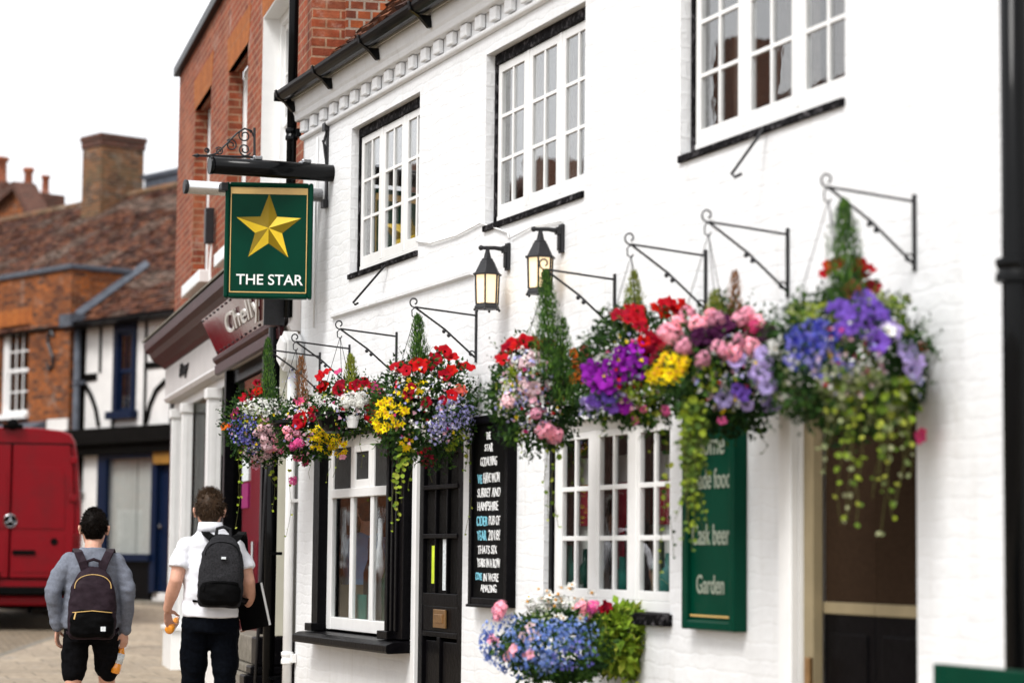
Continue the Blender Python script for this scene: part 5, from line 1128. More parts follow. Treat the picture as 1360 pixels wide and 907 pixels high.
basket(0, 'hanging basket of white, blue and pale pink flowers with a feathery conifer beside the shop', 345, 568, (.25, .22, .24),
    [(P_, 'red', .036, 324, 525, 7, 4), (P_, 'red', .036, 338, 522, 6, 3), (P_, 'crimson', .034, 343, 508, 4, 2), (P_, 'orange', .026, 300, 564, 5, 4), (P_, 'rose', .028, 310, 548, 6, 3), (G_, 'palepink', .036, 354, 580, 14, 10), (G_, 'pink', .036, 366, 590, 10, 6), (G_, 'pink', .036, 383, 559, 6, 4), (G_, 'palepink', .032, 347, 602, 9, 4),
     (G_, 'hotpink', .036, 376, 597, 3, 2), (G_, 'hotpink', .038, 391, 598, 9, 7), (G_, 'hotpink', .034, 398, 607, 4, 2), (G_, 'rose', .034, 404, 615, 3, 2), (G_, 'hotpink', .030, 391, 633, 6, 2), (P_, 'pink', .024, 340, 616, 4, 2), (G_, 'pink', .028, 380, 571, 3, 1)],
    [(WHITE, 352, 540, 38, 12, 420, .012), (BLUE, 322, 570, 20, 22, 260, .010), (BLUE, 335, 592, 14, 12, 80, .009), (WHITE + PINKS, 348, 606, 30, 16, 120, .010), (PALEBLUE, 383, 503, 9, 14, 26, .007), (WHITE, 372, 522, 22, 10, 40, .008)],
    [(318, 590, 314, 700, LIME, .017, .05), (322, 600, 318, 660, LIME, .016, .05), (364, 610, 362, 678, LIME, .018, .045), (384, 625, 383, 712, LIME, .013, .05), (352, 612, 366, 650, LIME, .014, .05)],
    [(356, 545, 356, 450, .068, CONIF, 1300, 'conifer')], zones=[(338, 552, .10, LIME)], seed=21)
basket(1, 'hanging basket of yellow bidens and deep red blooms with a dry brown sprig', 408, 570, (.21, .20, .20),
    [(P_, 'red', .040, 404, 557, 10, 7), (P_, 'crimson', .038, 412, 552, 9, 4), (P_, 'rose', .034, 396, 532, 5, 3), (B_, 'yellow', .027, 432, 584, 18, 40), (B_, 'yellow', .026, 448, 594, 12, 18), (B_, 'yellow', .026, 420, 575, 8, 8), (G_, 'hotpink', .032, 396, 590, 8, 5), (G_, 'pink', .03, 388, 575, 8, 4)],
    [(WHITE, 416, 531, 11, 8, 110, .011), (WHITE, 398, 540, 16, 8, 60, .009)],
    [(436, 600, 437, 640, LIME, .012, .05), (410, 600, 414, 636, GREENS, .012, .04)],
    [(402, 540, 400, 474, .06, BROWN, 600, 'dry_sprig')], n=1500, seed=22)
def white_pot(t, b, base):
    p = b.at(468, 562, 1.08) - base; q = MB(); q.loft([(p.x, p.y, p.z - .03, .03, .03), (p.x, p.y, p.z + .02, .042, .042), (p.x, p.y, p.z + .03, .045, .045), (p.x, p.y, p.z + .05, .045, .045)], 14); q.build('white_pot', M_['white'], t)
basket(2, 'hanging basket with red petunias, white blooms, yellow-green conifer and black pot showing', 466, 540, (.23, .21, .17),
    [(P_, 'red', rp, 428, 499, 3, 2), (P_, 'red', rp, 427, 513, 4, 3), (P_, 'red', rp, 436, 497, 3, 1), (P_, 'crimson', .042, 451, 512, 6, 3), (P_, 'rose', .04, 450, 497, 2, 1), (P_, 'red', .042, 472, 511, 3, 2), (P_, 'red', .042, 485, 507, 4, 2), (P_, 'rose', .042, 500, 515, 4, 3), (P_, 'crimson', .042, 508, 525, 4, 2), (P_, 'crimson', .045, 497, 538, 7, 6), (P_, 'red', .042, 492, 553, 4, 3),
     (G_, 'white', .032, 470, 530, 12, 8), (G_, 'white', .032, 484, 534, 7, 4), (P_, 'rose', .030, 508, 573, 5, 3), (P_, 'pink', .026, 452, 606, 1, 1)],
    [(WHITE, 472, 530, 20, 10, 160, .012), (WHITE, 425, 530, 12, 6, 60, .010)],
    [(447, 565, 444, 634, LIME, .012, .06), (480, 575, 478, 620, LIME, .012, .06)], [(467, 525, 466, 472, .060, YCONIF, 800, 'conifer')], n=1100, zones=[(478, 574, .12, [(.03, .07, .02), (.05, .10, .03), (.10, .16, .04)])], seed=23, extra=(white_pot,))
basket(3, 'hanging basket of large red petunias over yellow bidens and pale blue lobelia, cypress on top', 563, 545, (.30, .27, .30),
    [(P_, 'red', .046, x, y, 2, 1) for x, y in ((534, 486), (546, 480), (541, 492), (561, 479), (569, 482), (575, 473), (583, 476), (592, 466), (600, 470), (594, 494), (603, 491), (587, 497), (621, 483), (616, 489), (556, 488), (578, 465), (527, 490))] + [(P_, 'crimson', .040, x, y, 2, 1) for x, y in ((547, 517), (586, 528), (568, 531), (540, 524))] +
    [(P_, 'coral', .040, 611, 517, 3, 3), (P_, 'red', .036, 600, 520, 3, 1), (B_, 'yellow', .028, 516, 548, 20, 36), (B_, 'yellow', .027, 503, 562, 10, 9), (B_, 'yellow', .022, 535, 590, 8, 7), (B_, 'yellow', .018, 548, 515, 18, 16)],
    [(PALEBLUE, 605, 545, 26, 26, 330, .0105), (PALEBLUE, 585, 570, 16, 22, 110, .010), (PALEBLUE, 625, 565, 14, 26, 130, .0095), (WHITE, 560, 560, 26, 30, 26, .010), (DRED, 568, 608, 12, 14, 60, .012), (WHITE, 528, 495, 16, 8, 30, .009)],
    [(533, 590, 527, 690, LIME, .021, .030), (540, 595, 531, 668, LIME, .020, .030), (528, 585, 522, 705, LIME, .017, .045), (548, 600, 545, 650, LIME, .017, .05), (620, 585, 618, 625, LIME, .017, .04), (626, 590, 621, 710, LIME, .012, .05), (570, 610, 572, 640, GREENS, .012, .05)],
    [(556, 490, 555, 419, .070, CONIF, 1200, 'conifer')], n=2800, zones=[(585, 590, .16, GREENS[:2]), (610, 590, .10, LIME)], seed=24)
basket(4, 'hanging basket of pale mixed blooms with a tall two-stemmed conifer under the lanterns', 712, 525, (.24, .22, .29),
    [(P_, 'red', .044, x, y, 3, 1) for x, y in ((663, 468), (672, 461), (667, 478), (694, 455), (700, 449), (688, 459), (704, 455), (724, 458), (730, 457), (676, 455))] + [(G_, 'palepink', .036, 675, 533, 6, 3), (G_, 'pink', .040, 712, 545, 3, 1), (G_, 'pink', .040, 730, 574, 8, 5), (P_, 'palepink', .032, 698, 515, 14, 5), (P_, 'palepink', .034, 705, 480, 9, 5), (P_, 'orange', .040, 766, 480, 9, 6), (P_, 'orange', .038, 768, 502, 6, 4), (P_, 'coral', .036, 778, 468, 4, 3)],
    [(MIXS, 700, 500, 34, 40, 300, .012), (WHITE, 715, 480, 22, 14, 90, .012), (PALEBLUE, 702, 545, 36, 28, 80, .010), (MIXS + LIME, 668, 530, 12, 26, 70, .013)],
    [(690, 575, 690, 600, LIME, .016, .05), (742, 575, 736, 700, LIME, .017, .055), (735, 580, 730, 690, LIME, .015, .07), (725, 578, 724, 640, LIME, .014, .06)],
    [(730, 505, 725, 362, .095, CONIF, 2600, 'conifer'), (746, 540, 748, 425, .075, CONIF, 1200, 'conifer')], n=2500, zones=[(735, 545, .16, GREENS[:2]), (676, 500, .10, LIME)], seed=25, fwd=.85)
basket(5, 'hanging basket with the largest bunch of red petunias above purple petunias', 842, 490, (.26, .225, .275),
    [(P_, 'red', .046, x, y, 3, 1) for x, y in ((828, 420), (836, 410), (848, 412), (850, 422), (853, 436), (846, 430), (880, 402), (890, 410), (897, 402), (900, 416), (884, 416), (870, 410), (862, 447), (872, 452), (880, 458), (858, 455), (838, 425), (906, 408))] + [(P_, 'crimson', .046, x, y, 3, 1) for x, y in ((880, 470), (892, 462), (870, 465), (898, 455), (860, 470), (888, 455))] +
    [(P_, 'purple', .044, x, y, 3, 1) for x, y in ((783, 487), (795, 493), (786, 502), (800, 506), (812, 500), (816, 478), (826, 466), (836, 472), (845, 490), (838, 498), (825, 503), (810, 488), (806, 512), (823, 534), (850, 478), (832, 484), (790, 512), (845, 465))] + [(P_, 'violet', .038, 800, 535, 12, 6), (P_, 'lavender', .034, 780, 530, 10, 6), (B_, 'yellow', .030, 868, 498, 9, 10), (P_, 'hotpink', .024, 840, 545, 14, 4), (P_, 'hotpink', .024, 884, 545, 4, 2)],
    [(PALEBLUE, 785, 540, 18, 16, 60, .011), (WHITE, 800, 480, 14, 12, 30, .012), (LIME, 855, 520, 24, 14, 60, .014)],
    [(870, 560, 868, 600, LIME, .016, .04), (800, 555, 797, 580, LIME, .014, .05), (884, 560, 882, 760, LIME, .016, .05), (888, 565, 890, 740, GREENS + LIME, .015, .06)], [(842, 440, 842, 362, .06, YCONIF, 800, 'conifer')], n=2500, zones=[(860, 530, .12, LIME)], seed=26, fwd=-.1)
ivy = [(905 + (k * 37 % 34), 530 + (k * 13 % 25), 903 + (k * 37 % 33) + 4 * math.sin(k), 600 + (k * 53 % 135), LIME[:2] + [(.10, .17, .03), (.06, .11, .02), (.13, .20, .03)], .019, .034, 1.0 + .004 * k) for k in range(22)]
basket(6, 'hanging basket of pink geraniums with a pale green trailing curtain and dried sprig', 965, 495, (.25, .24, .28),
    [(G_, 'pink', .044, x, y, 3, 1) for x, y in ((900, 430), (915, 424), (928, 428), (945, 419), (955, 424), (880, 440), (893, 445), (978, 424), (990, 420), (985, 455), (998, 458), (965, 464), (952, 462), (930, 480), (912, 458), (905, 462), (938, 432), (1003, 428), (972, 470))] + [(G_, 'rose', .038, 1002, 436, 4, 2), (P_, 'plum', .044, 955, 440, 12, 7), (P_, 'plum', .042, 1012, 442, 10, 6), (P_, 'plum', .042, 930, 446, 6, 3), (P_, 'lavender', .042, 978, 478, 5, 4), (P_, 'lavender', .044, 960, 533, 3, 1), (P_, 'lavender', .044, 990, 541, 3, 1), (P_, 'violet', .040, 980, 520, 5, 2), (P_, 'hotpink', .026, 958, 562, 2, 1), (P_, 'lavender', .044, 1012, 500, 8, 5), (P_, 'lavender', .042, 1025, 535, 8, 4), (B_, 'yellow', .032, 893, 486, 17, 30), (B_, 'yellow', .030, 880, 498, 10, 10)],
    [(WHITE, 1008, 470, 14, 16, 36, .014), (LIME, 940, 500, 20, 20, 50, .014), (WHITE + PALEBLUE, 1020, 520, 16, 26, 50, .013)],
    ivy + [(1010, 570, 1014, 602, GREENS, .016, .03)], [(952, 440, 950, 388, .06, YCONIF, 500, 'conifer'), (974, 440, 976, 362, .045, BROWN, 420, 'dry_sprig')], n=2900, zones=[(965, 560, .2, GREENS[:2])], seed=27)
jenny = []
rj = random.Random(5)
for k in range(30):
    x = 1100 + rj.random() * 122; y1 = 560 + rj.random() ** 2.0 * (150 if 1120 < x < 1200 else 80); jenny.append((x + 4 * math.sin(k), 505 + rj.random() * 40, x - 8 + rj.uniform(-6, 10), y1, LIME if k % 3 else PALE, .0195, .050 if k % 2 else .078, 1.03))
basket(7, 'hanging basket over the open doorway with blue lobelia and long yellow-green trails', 1128, 480, (.30, .27, .27),
    [(P_, 'red', .040, x, y, 3, 1) for x, y in ((1105, 352), (1112, 346), (1101, 358), (1142, 350), (1146, 358), (1140, 364), (1150, 368), (1156, 380))] + [(P_, 'coral', .036, 1130, 382, 4, 3), (P_, 'rose', .036, 1158, 384, 3, 2)] + [(P_, 'violet', .044, x, y, 3, 1) for x, y in ((1108, 411), (1118, 408), (1138, 414), (1142, 424), (1154, 402), (1160, 410), (1166, 412), (1128, 436), (1138, 440), (1122, 434), (1160, 428), (1170, 416), (1164, 452), (1150, 398))] +
    [(P_, 'lavender', .044, x, y, 4, 1) for x, y in ((1180, 437), (1190, 440), (1204, 468), (1208, 474), (1022, 480), (1016, 492), (1024, 500), (1010, 470), (1222, 480), (1212, 490), (1018, 510))] + [(P_, 'red', .030, 1226, 458, 2, 1), (P_, 'rose', .036, 1222, 577, 2, 2), (P_, 'white', .034, 1178, 436, 5, 2), (P_, 'white', .036, 1030, 462, 8, 3)],
    [(DEEP + BLUE[:2], 1080, 445, 36, 20, 260, .012), (DEEP + BLUE, 1062, 468, 22, 26, 90, .012), (BLUE, 1098, 482, 34, 22, 80, .012), (WHITE + PALE, 1045, 505, 18, 40, 60, .015), (PALE, 1130, 505, 46, 22, 150, .015), (WHITE + PALEBLUE, 1218, 500, 12, 26, 40, .013), (PALE + LIME, 1180, 400, 30, 9, 80, .014), (PALE + LIME, 1066, 412, 22, 12, 60, .014)],
    jenny, [(1124, 420, 1121, 268, .10, CONIF, 2200, 'conifer')], n=3600, zones=[(1085, 420, .10, LIME), (1180, 405, .14, LIME + PALE), (1140, 530, .16, PALE + GREENS[2:])], seed=28)

# planter under the lower window
ug, zg = PUB(745, 900, -.34)
base = PUB.w(ug, -.34, .45)
t = thing('wall_planter', 'wall planter of blue lobelia, pink blooms and lime foliage under the lower window', 'planter', base, 0)
b = Blob(hit(742, 858, base, (VIEW.x, VIEW.y, 0)), (.27, .36, .155), 31)
q = MB(); prof = [(-.50, -.22), (.50, -.22), (.54, .10), (.54, .15), (-.54, .15), (-.54, .10)]
q.prism(prof, -.20, .24, 0, Matrix.Rotation(PUB.a, 4, 'Z')); q.build('trough', M_['plastic'], t, bevel=.015)
br_ = MB()
for xx in (-.35, .35): br_.box(xx - .02, xx + .02, .0, .335, -.25, -.222); br_.box(xx - .02, xx + .02, .31, .335, -.45, -.25)
o = br_.build('wall_bracket', M_['iron'], t); o.matrix_local = Matrix.Rotation(PUB.a, 4, 'Z')
tag(foliage(b, 3000, base, GREENS + [(.06, .13, .02)], (.025, .05), zones=[(b.at(690, 838), .10, [(.08, .15, .03), (.05, .10, .02)])]).build('foliage', M_['leaf'], t), kind='stuff')
tag(spray(b, base, [(SKYB, 670, 850, 34, 36, 300, .012), (SKYB, 712, 842, 40, 26, 260, .012), (SKYB, 755, 838, 40, 22, 220, .012), (SKYB, 700, 880, 44, 20, 260, .013), (SKYB + BLUE, 760, 870, 34, 20, 130, .012), (WHITE, 742, 803, 44, 13, 260, .014), (WHITE + PALE, 716, 815, 20, 10, 60, .013), (SKYB, 650, 858, 14, 24, 110, .012)], MB()).build('small_flower_spray', M_['leaf'], t), kind='stuff')
scatter_blooms(t, b, base, [(B_, 'white', .030, 722, 803, 22, 16), (B_, 'white', .030, 762, 800, 24, 16), (G_, 'pink', .042, 665, 812, 5, 3), (G_, 'pink', .036, 776, 812, 7, 4), (G_, 'hotpink', .034, 783, 806, 5, 3), (P_, 'crimson', .034, 800, 806, 6, 4), (P_, 'pink', .028, 654, 852, 6, 4), (P_, 'pink', .026, 690, 866, 16, 5), (P_, 'palepink', .028, 706, 842, 10, 4)], [0])
lb = Blob(hit(826, 850, base, (VIEW.x, VIEW.y, 0)), (.13, .15, .15), 33)
tag(foliage(lb, 900, base, LIME + [(.17, .27, .02), (.22, .33, .03), (.12, .20, .02)], (.05, .09), droop=.8, kr=(.5, 1.05)).build('lime_foliage', M_['leaf'], t), kind='stuff')
for k in range(9):
    x = 800 + k * 7.5; p0 = lb.at(x, 870, .95); p1 = hit(x + 4, 895 + (k * 17 % 30), p0, (VIEW.x, VIEW.y, 0)); vine(t, base, p0, p1, lb.rr, LIME, .026, .035)

# ------------------------------------------------------------------ people
def remesh(mb, name, mats, parent, vox=.008, smooth_it=4, ruffle=0.0, rs=9.0, M=None):
    tmp = mb.build('tmp', mats); md = tmp.modifiers.new('r', 'REMESH'); md.mode = 'VOXEL'; md.voxel_size = vox
    if smooth_it:
        sm = tmp.modifiers.new('s', 'SMOOTH'); sm.factor = .5; sm.iterations = smooth_it
    bpy.context.view_layer.update()
    me = bpy.data.meshes.new_from_object(tmp.evaluated_get(bpy.context.evaluated_depsgraph_get())); me.name = name
    old = tmp.data; bpy.data.objects.remove(tmp); bpy.data.meshes.remove(old)
    if ruffle:
        for v in me.vertices:
            p = v.co; f = noise.noise(Vector((p.x * rs * .8, p.y * rs * .8, p.z * rs * 1.1))) + .55 * noise.noise(Vector((p.x * rs * 1.2 + 7 + p.z * 9, p.y * rs * 1.2, p.z * rs * 2.4))); v.co = p + v.normal * ruffle * f
    me.polygons.foreach_set('use_smooth', [True] * len(me.polygons)); me.materials.clear()
    for m in (mats if isinstance(mats, (list, tuple)) else [mats]): me.materials.append(m)
    o = bpy.data.objects.new(name, me); COL.objects.link(o)
    if parent is not None: o.parent = parent
    return o
def limb(mb, pts, rs, n=14):
    P = [Vector(p) for p in pts]; out = []; rad = []
    for i in range(len(P) - 1):      # smooth taper with a few extra rings
        for k in range(4):
            f = k / 4; out.append(P[i].lerp(P[i + 1], f)); rad.append(rs[i] + (rs[i + 1] - rs[i]) * (f * f * (3 - 2 * f)))
    out.append(P[-1]); rad.append(rs[-1]); mb.tube(out, rad, n)
    for p, r in zip(P, rs): mb.ball(p, r * .99, n)
def hand(mb, wrist, fdir, palm_n, side, curl=.6, s=1.0):
    """palm and five fingers; fdir: direction the fingers leave the wrist, palm_n: palm normal, side: thumb direction"""
    f, pn, sd_ = Vector(fdir).normalized(), Vector(palm_n).normalized(), Vector(side).normalized(); w = Vector(wrist)
    M = Matrix((sd_, pn, f)).transposed().to_4x4()
    mb.loft([(0, 0, -.02 * s, .026 * s, .020 * s), (0, 0, .02 * s, .032 * s, .017 * s), (0, .0, .06 * s, .041 * s, .016 * s), (0, 0, .090 * s, .040 * s, .013 * s)], 14, 0, Matrix.Translation(w) @ M)
    for k, (off, L_) in enumerate(((.029, .070), (.010, .080), (-.010, .075), (-.028, .058))):
        p = w + f * .086 * s + sd_ * off * s; d = f.copy(); pts = [p - f * .01]; 
        for j, fr in enumerate((.45, .32, .23)):
            a = curl * (.55 + .5 * j); d = (d * math.cos(a) + pn * math.sin(a)).normalized(); p = p + d * L_ * fr * s; pts.append(p.copy())
        limb(mb, pts, [.0095 * s, .009 * s, .0082 * s, .007 * s], 8)
    p = w + f * .030 * s + sd_ * .028 * s; d = (f * .55 + sd_ * .75 + pn * .35).normalized(); q1 = p + d * .036 * s; d2 = (f * .75 + sd_ * .15 + pn * .7).normalized(); limb(mb, [p - d * .012, q1, q1 + d2 * .032 * s, q1 + d2 * .032 * s + (d2 + pn * .4).normalized() * .022 * s], [.014 * s, .0115 * s, .010 * s, .0075 * s], 8)
def head(mb, c, s=1.0):      # c: centre of the skull; facing +y
    c = Vector(c)
    T = Matrix.Translation(c) @ Matrix.Scale(s, 4)
    mb.loft([(0, .030, -.120, .022, .020), (0, .026, -.112, .040, .040), (0, .012, -.085, .058, .070), (0, .004, -.05, .068, .086), (0, .0, .0, .0765, .097), (0, -.004, .045, .077, .098), (0, -.004, .085, .060, .078), (0, -.002, .106, .034, .046), (0, 0, .113, .010, .014)], 22, 0, T)
    mb.ball(c + Vector((0, -.032, .02)), .074, 16)
    mb.tube([c + Vector((0, .092, .012)), c + Vector((0, .112, -.03)), c + Vector((0, .098, -.042))], [.009, .014, .011], 8)
    mb.tube([c + Vector((-.022, .082, -.072)), c + Vector((0, .09, -.070)), c + Vector((.022, .082, -.072))], [.005, .008, .005], 6)
    for sx_ in (-1, 1):
        mb.ball(c + Vector((sx_ * .031, .078, .012)), .0135, 8)
        mb.ball(c + Vector((sx_ * .088, -.018, -.012)), .034, 10, 0, (.36, .55, 1.0)); mb.ball(c + Vector((sx_ * .098, -.030, .004)), .021, 8, 0, (.4, .7, 1.0))
def hair(parent, c, col, seed, nape=-.075, length=.02, n=1300):
    c = Vector(c); rr = random.Random(seed); mb = MB()
    mb.loft([(0, -.045, nape, .052, .048), (0, -.036, nape + .03, .066, .068), (0, -.022, -.015, .080, .088), (0, -.010, .03, .084, .105), (0, -.004, .07, .080, .102), (0, -.002, .105, .060, .080), (0, 0, .124, .030, .042), (0, 0, .130, .008, .01)], 22, 0, Matrix.Translation(c))
    cap = remesh(mb, 'hair', M_[col], parent, .006, 3, .004, 45)
    q = MB()
    for _ in range(n):      # short locks lifting off the cap
        a = rr.uniform(0, 2 * PI); e = rr.uniform(-.35, 1.45); d = Vector((math.cos(a) * math.cos(e), math.sin(a) * math.cos(e), math.sin(e)))
        if d.z < .25 and d.y > .25: continue
        k = 1 / math.sqrt((d.x / .082) ** 2 + (d.y / .103) ** 2 + (d.z / (.125 if d.z > 0 else .10)) ** 2); p = c + Vector((0, -.006, .005)) + d * k * .97
        fl = (d * .6 + Vector((rr.uniform(-.6, .6), rr.uniform(-.3, .8), rr.uniform(-.2, .3) + (.25 if d.z > .6 else -.6)))).normalized(); L_ = length * rr.uniform(.7, 1.7)
        q.tube([p, p + fl * L_ * .5 + d * .003, p + fl * L_ + d * .001], [.0030, .0026, .0005], 4, 0, False)
    q.build('hair_lock', M_[col], cap, smooth=True)
    return cap
def shoe(mb, a, toe, s=1.0):
    a, toe = Vector(a), Vector(toe); d = (toe - a).normalized()
    for k in range(7):
        f = k / 6; p = a.lerp(toe, f) - d * .05 * (1 - f); r = .046 if 0 < k < 6 else .038; mb.ball(p + Vector((0, 0, .045 - .008 * f)), r, 10, 0, (1, 1, 1.0 - .25 * f))
def backpack(name, label, loc, rz, w, h, d, main, lower, pocket_z, zip_m, top_r=.5, patch=None, seed=1, zipgold=True):
    t = thing(name, label, 'backpack', loc, rz)      # local origin: middle of the back panel's foot; -y points away from the wearer
    mb = MB()
    def sec(z, k, dk): return (0, -d * .5 * dk - .004, z, w * .5 * k, d * .5 * dk)
    zs = [(0.0, .84, .80), (.02, .95, .93), (h * .2, 1.0, 1.0), (h * .5, .99, .98), (h * .72, .90, .86), (h * .86, .72, .70), (h * .95, .50, .50), (h * 1.0, .26, .32)]
    mb.loft([sec(*z) for z in zs], 28, 0, None, .72)
    body = remesh(mb, 'bag_body', M_[main], t, .008, 4, .006, 14)
    mb = MB(); hp_ = pocket_z
    mb.loft([(0, -d * .58, .012, w * .40, d * .42), (0, -d * .66, .04, w * .455, d * .46), (0, -d * .68, hp_ * .6, w * .46, d * .47), (0, -d * .64, hp_ * .95, w * .43, d * .42), (0, -d * .60, hp_, w * .40, d * .38)], 26, 0, None, .72)
    remesh(mb, 'front_pocket', M_[lower], t, .008, 4, .005, 16)
    def yb(x, z, dk): return -d * .5 * dk - .004 - d * .5 * dk * max(0, 1 - min(1, abs(x) / (w * .5)) ** 2.78) ** .36
    pts = []
    for k in range(25):
        a = PI * k / 24; x = -w * .37 * math.cos(a); z = h * .70 + h * .19 * math.sin(a) ** .8
        dk = .98 if z < h * .6 else .98 - (z - h * .6) / (h * .4) * .45; pts.append((x, yb(x, z, dk) - .003, z))
    q = MB(); q.tube(pts, .0026, 6); q.build('zip', M_[zip_m], t)
    q = MB(); pz = [(w * (-.40 + .80 * k / 12), -d * .64 - d * .42 * math.sqrt(max(0, 1 - (abs(-.40 + .80 * k / 12) / .46) ** 2.6)) - .006, hp_ * .93 - .012 * abs(k - 6) / 6) for k in range(13)]; q.tube(pz, .0026, 6); q.tube([pz[1], (pz[1][0] - .01, pz[1][1] - .008, pz[1][2] - .045)], .006, 5); q.build('zip', M_[zip_m], t)
    q = MB(); q.tube([(-.045, -d * .25, h * .97), (-.04, -d * .25, h * 1.07), (0, -d * .25, h * 1.10), (.04, -d * .25, h * 1.07), (.045, -d * .25, h * .97)], .011, 8); q.build('handle', M_[main], t)
    if patch: q = MB(); x, z, pw, ph, pm = patch; yy = -d * 1.11 if z < hp_ else -d * 1.01; q.box(x, x + pw, yy - .006, yy + .03, z, z + ph); q.build('label_patch', M_[pm], t)
    return t
def straps(t, pts_l, wd=.028, m='nylon'):
    for sx_ in (-1, 1):
        mb = MB(); P = [Vector((p[0] * sx_, p[1], p[2])) for p in pts_l]
        vs = []
        for i, p in enumerate(P):
            tg = (P[min(i + 1, len(P) - 1)] - P[max(i - 1, 0)]).normalized(); s_ = Vector((1, 0, 0)); s_ = (s_ - tg * s_.dot(tg)).normalized(); nn = tg.cross(s_)
            for (aa, bb) in ((-wd, -.007), (wd, -.007), (wd, .007), (-wd, .007)): vs.append(p + s_ * aa + nn * bb)
        n_ = len(P); mb.add(vs, [(i * 4 + k, i * 4 + (k + 1) % 4, (i + 1) * 4 + (k + 1) % 4, (i + 1) * 4 + k) for i in range(n_ - 1) for k in range(4)] + [(3, 2, 1, 0), tuple(range(n_ * 4 - 4, n_ * 4))])
        mb.build('strap', M_[m], t, bevel=.004)
def bottle(name, label, p, axis, s=1.0, labelled=True):
    t = thing(name, label, 'drink bottle', p); M = Vector(axis).to_track_quat('Z', 'Y').to_matrix().to_4x4()
    q = MB(); q.loft([(0, 0, -.095, .020, .020), (0, 0, -.09, .029, .029), (0, 0, -.05, .031, .031), (0, 0, -.03, .028, .028), (0, 0, .0, .030, .030), (0, 0, .04, .030, .030), (0, 0, .07, .020, .020), (0, 0, .09, .012, .012), (0, 0, .10, .012, .012)], 16); o = q.build('bottle', M_['juice'], t, smooth=True); o.matrix_local = M
    q = MB(); q.tube([(0, 0, .10), (0, 0, .118)], .0145, 12); o = q.build('cap', M_['white'], t); o.matrix_local = M
    if labelled: q = MB(); q.loft([(0, 0, -.028, .0305, .0305), (0, 0, .04, .0325, .0325)], 16); o = q.build('label_band', M_['paper'], t, smooth=True); o.matrix_local = M
    return t

heading = lambda px: -(YAW + math.atan((px - 680) / FPX))
# the boy in the grey sweatshirt: local x to his right, y ahead of him
pl = at_depth(123, 730, 16.0); gzl = gz(pl.y) + .075; rzl = heading(123)
t = thing('person', 'boy with short dark hair in grey sweatshirt and black shorts walking away, wearing backpack', 'person', (pl.x, pl.y, gzl), rzl)
H = (hit(123, 676, pl, (ray(123, 676).x, ray(123, 676).y, 0)).z) - gzl
hz = H - .128; hx = .006; hs = hz + .055
mb = MB()
head(mb, (hx, .02, hz), 1.06); limb(mb, [(hx, .0, hz - .07), (hx * .5, -.02, hs - .17), (0, -.03, hs - .24)], [.055, .056, .068])
mb.loft([(0, 0, .80, .12, .08), (0, -.01, .95, .12, .085), (0, -.01, 1.2, .14, .09), (0, -.015, hs - .26, .16, .085), (0, -.02, hs - .20, .07, .06)], 20)
eL, wL = (-.250, -.05, 1.09), (-.215, .02, .845); eR, wR = (.235, -.06, 1.10), (.225, .02, .83)
for sh_, e, w_ in (((-.175, -.02, hs - .27), eL, wL), ((.175, -.02, hs - .27), eR, wR)): limb(mb, [(sh_[0] * .86, sh_[1], sh_[2] - .04), e, w_], [.040, .040, .028])
for sx_, kn, an in ((-1, (-.105, .04, .47), (-.11, -.12, .12)), (1, (.115, .16, .49), (.10, .18, .09))): limb(mb, [(sx_ * .09, 0, .84), kn, an], [.080, .054, .040]); limb(mb, [an, (an[0], an[1] + .12, .04)], [.038, .03])
hand(mb, wL, (-.02, .25, -.95), (.9, .3, .0), (.2, .9, .2), .55, .95); hand(mb, wR, (-.05, .1, -.98), (-.55, .8, .0), (-.5, -.6, .0), .95, .95)
remesh(mb, 'body', M_['skin'], t, .006, 2)
hair(t, (hx, .02, hz), 'hair', 3, nape=-.07, length=.017)
mb = MB()      # sweatshirt
mb.loft([(0, -.01, .845, .172, .128), (0, -.01, .88, .184, .138), (0, -.012, 1.05, .178, .132), (0, -.015, 1.25, .182, .128), (0, -.018, hs - .33, .188, .116), (0, -.02, hs - .275, .180, .106), (0, -.02, hs - .232, .150, .094), (0, -.022, hs - .20, .100, .080), (0, -.022, hs - .18, .078, .072)], 26)
for sh_, e, w_ in (((-.150, -.02, hs - .275), eL, wL), ((.150, -.02, hs - .275), eR, wR)):
    e, w_ = Vector(e), Vector(w_); limb(mb, [sh_, Vector(sh_).lerp(e, .5) + Vector((.012 * (1 if e.x > 0 else -1), 0, 0)), e, e.lerp(w_, .6), w_ + (w_ - e).normalized() * -.01], [.066, .061, .056, .048, .041])
remesh(mb, 'sweatshirt', M_['grey_knit'], t, .008, 2, .009, 13)
q = MB(); q.loft([(0, -.022, hs - .20, .078, .074), (0, -.022, hs - .182, .072, .068)], 20); q.build('collar', M_['grey_knit'], t, smooth=True)
mb = MB()
mb.loft([(0, 0, .90, .160, .115), (0, 0, .84, .172, .125), (0, 0, .76, .175, .125)], 22)
for sx_, kn in ((-1, (-.105, .04, .56)), (1, (.115, .13, .57))): limb(mb, [(sx_ * .090, 0, .80), kn], [.092, .082])
remesh(mb, 'shorts', M_['black_cotton'], t, .008, 2, .010, 13)
mb = MB(); shoe(mb, (-.10, -.05, 0), (-.10, .14, 0)); remesh(mb, 'shoe', M_['white_cotton'], t, .007, 3); mb = MB(); shoe(mb, (.09, .16, 0), (.09, .35, 0)); remesh(mb, 'shoe', M_['white_cotton'], t, .007, 3)
Mw = Matrix.Translation((pl.x, pl.y, gzl)) @ Matrix.Rotation(rzl, 4, 'Z')
bp1 = backpack('backpack', 'plum black backpack with gold zips on the boy in the grey sweatshirt', Mw @ Vector((.008, -.115, hs - .772)), rzl, .315, .47, .16, 'nylon', 'nylon_black', .20, 'gold', patch=(.055, .055, .032, .030, 'paper'))
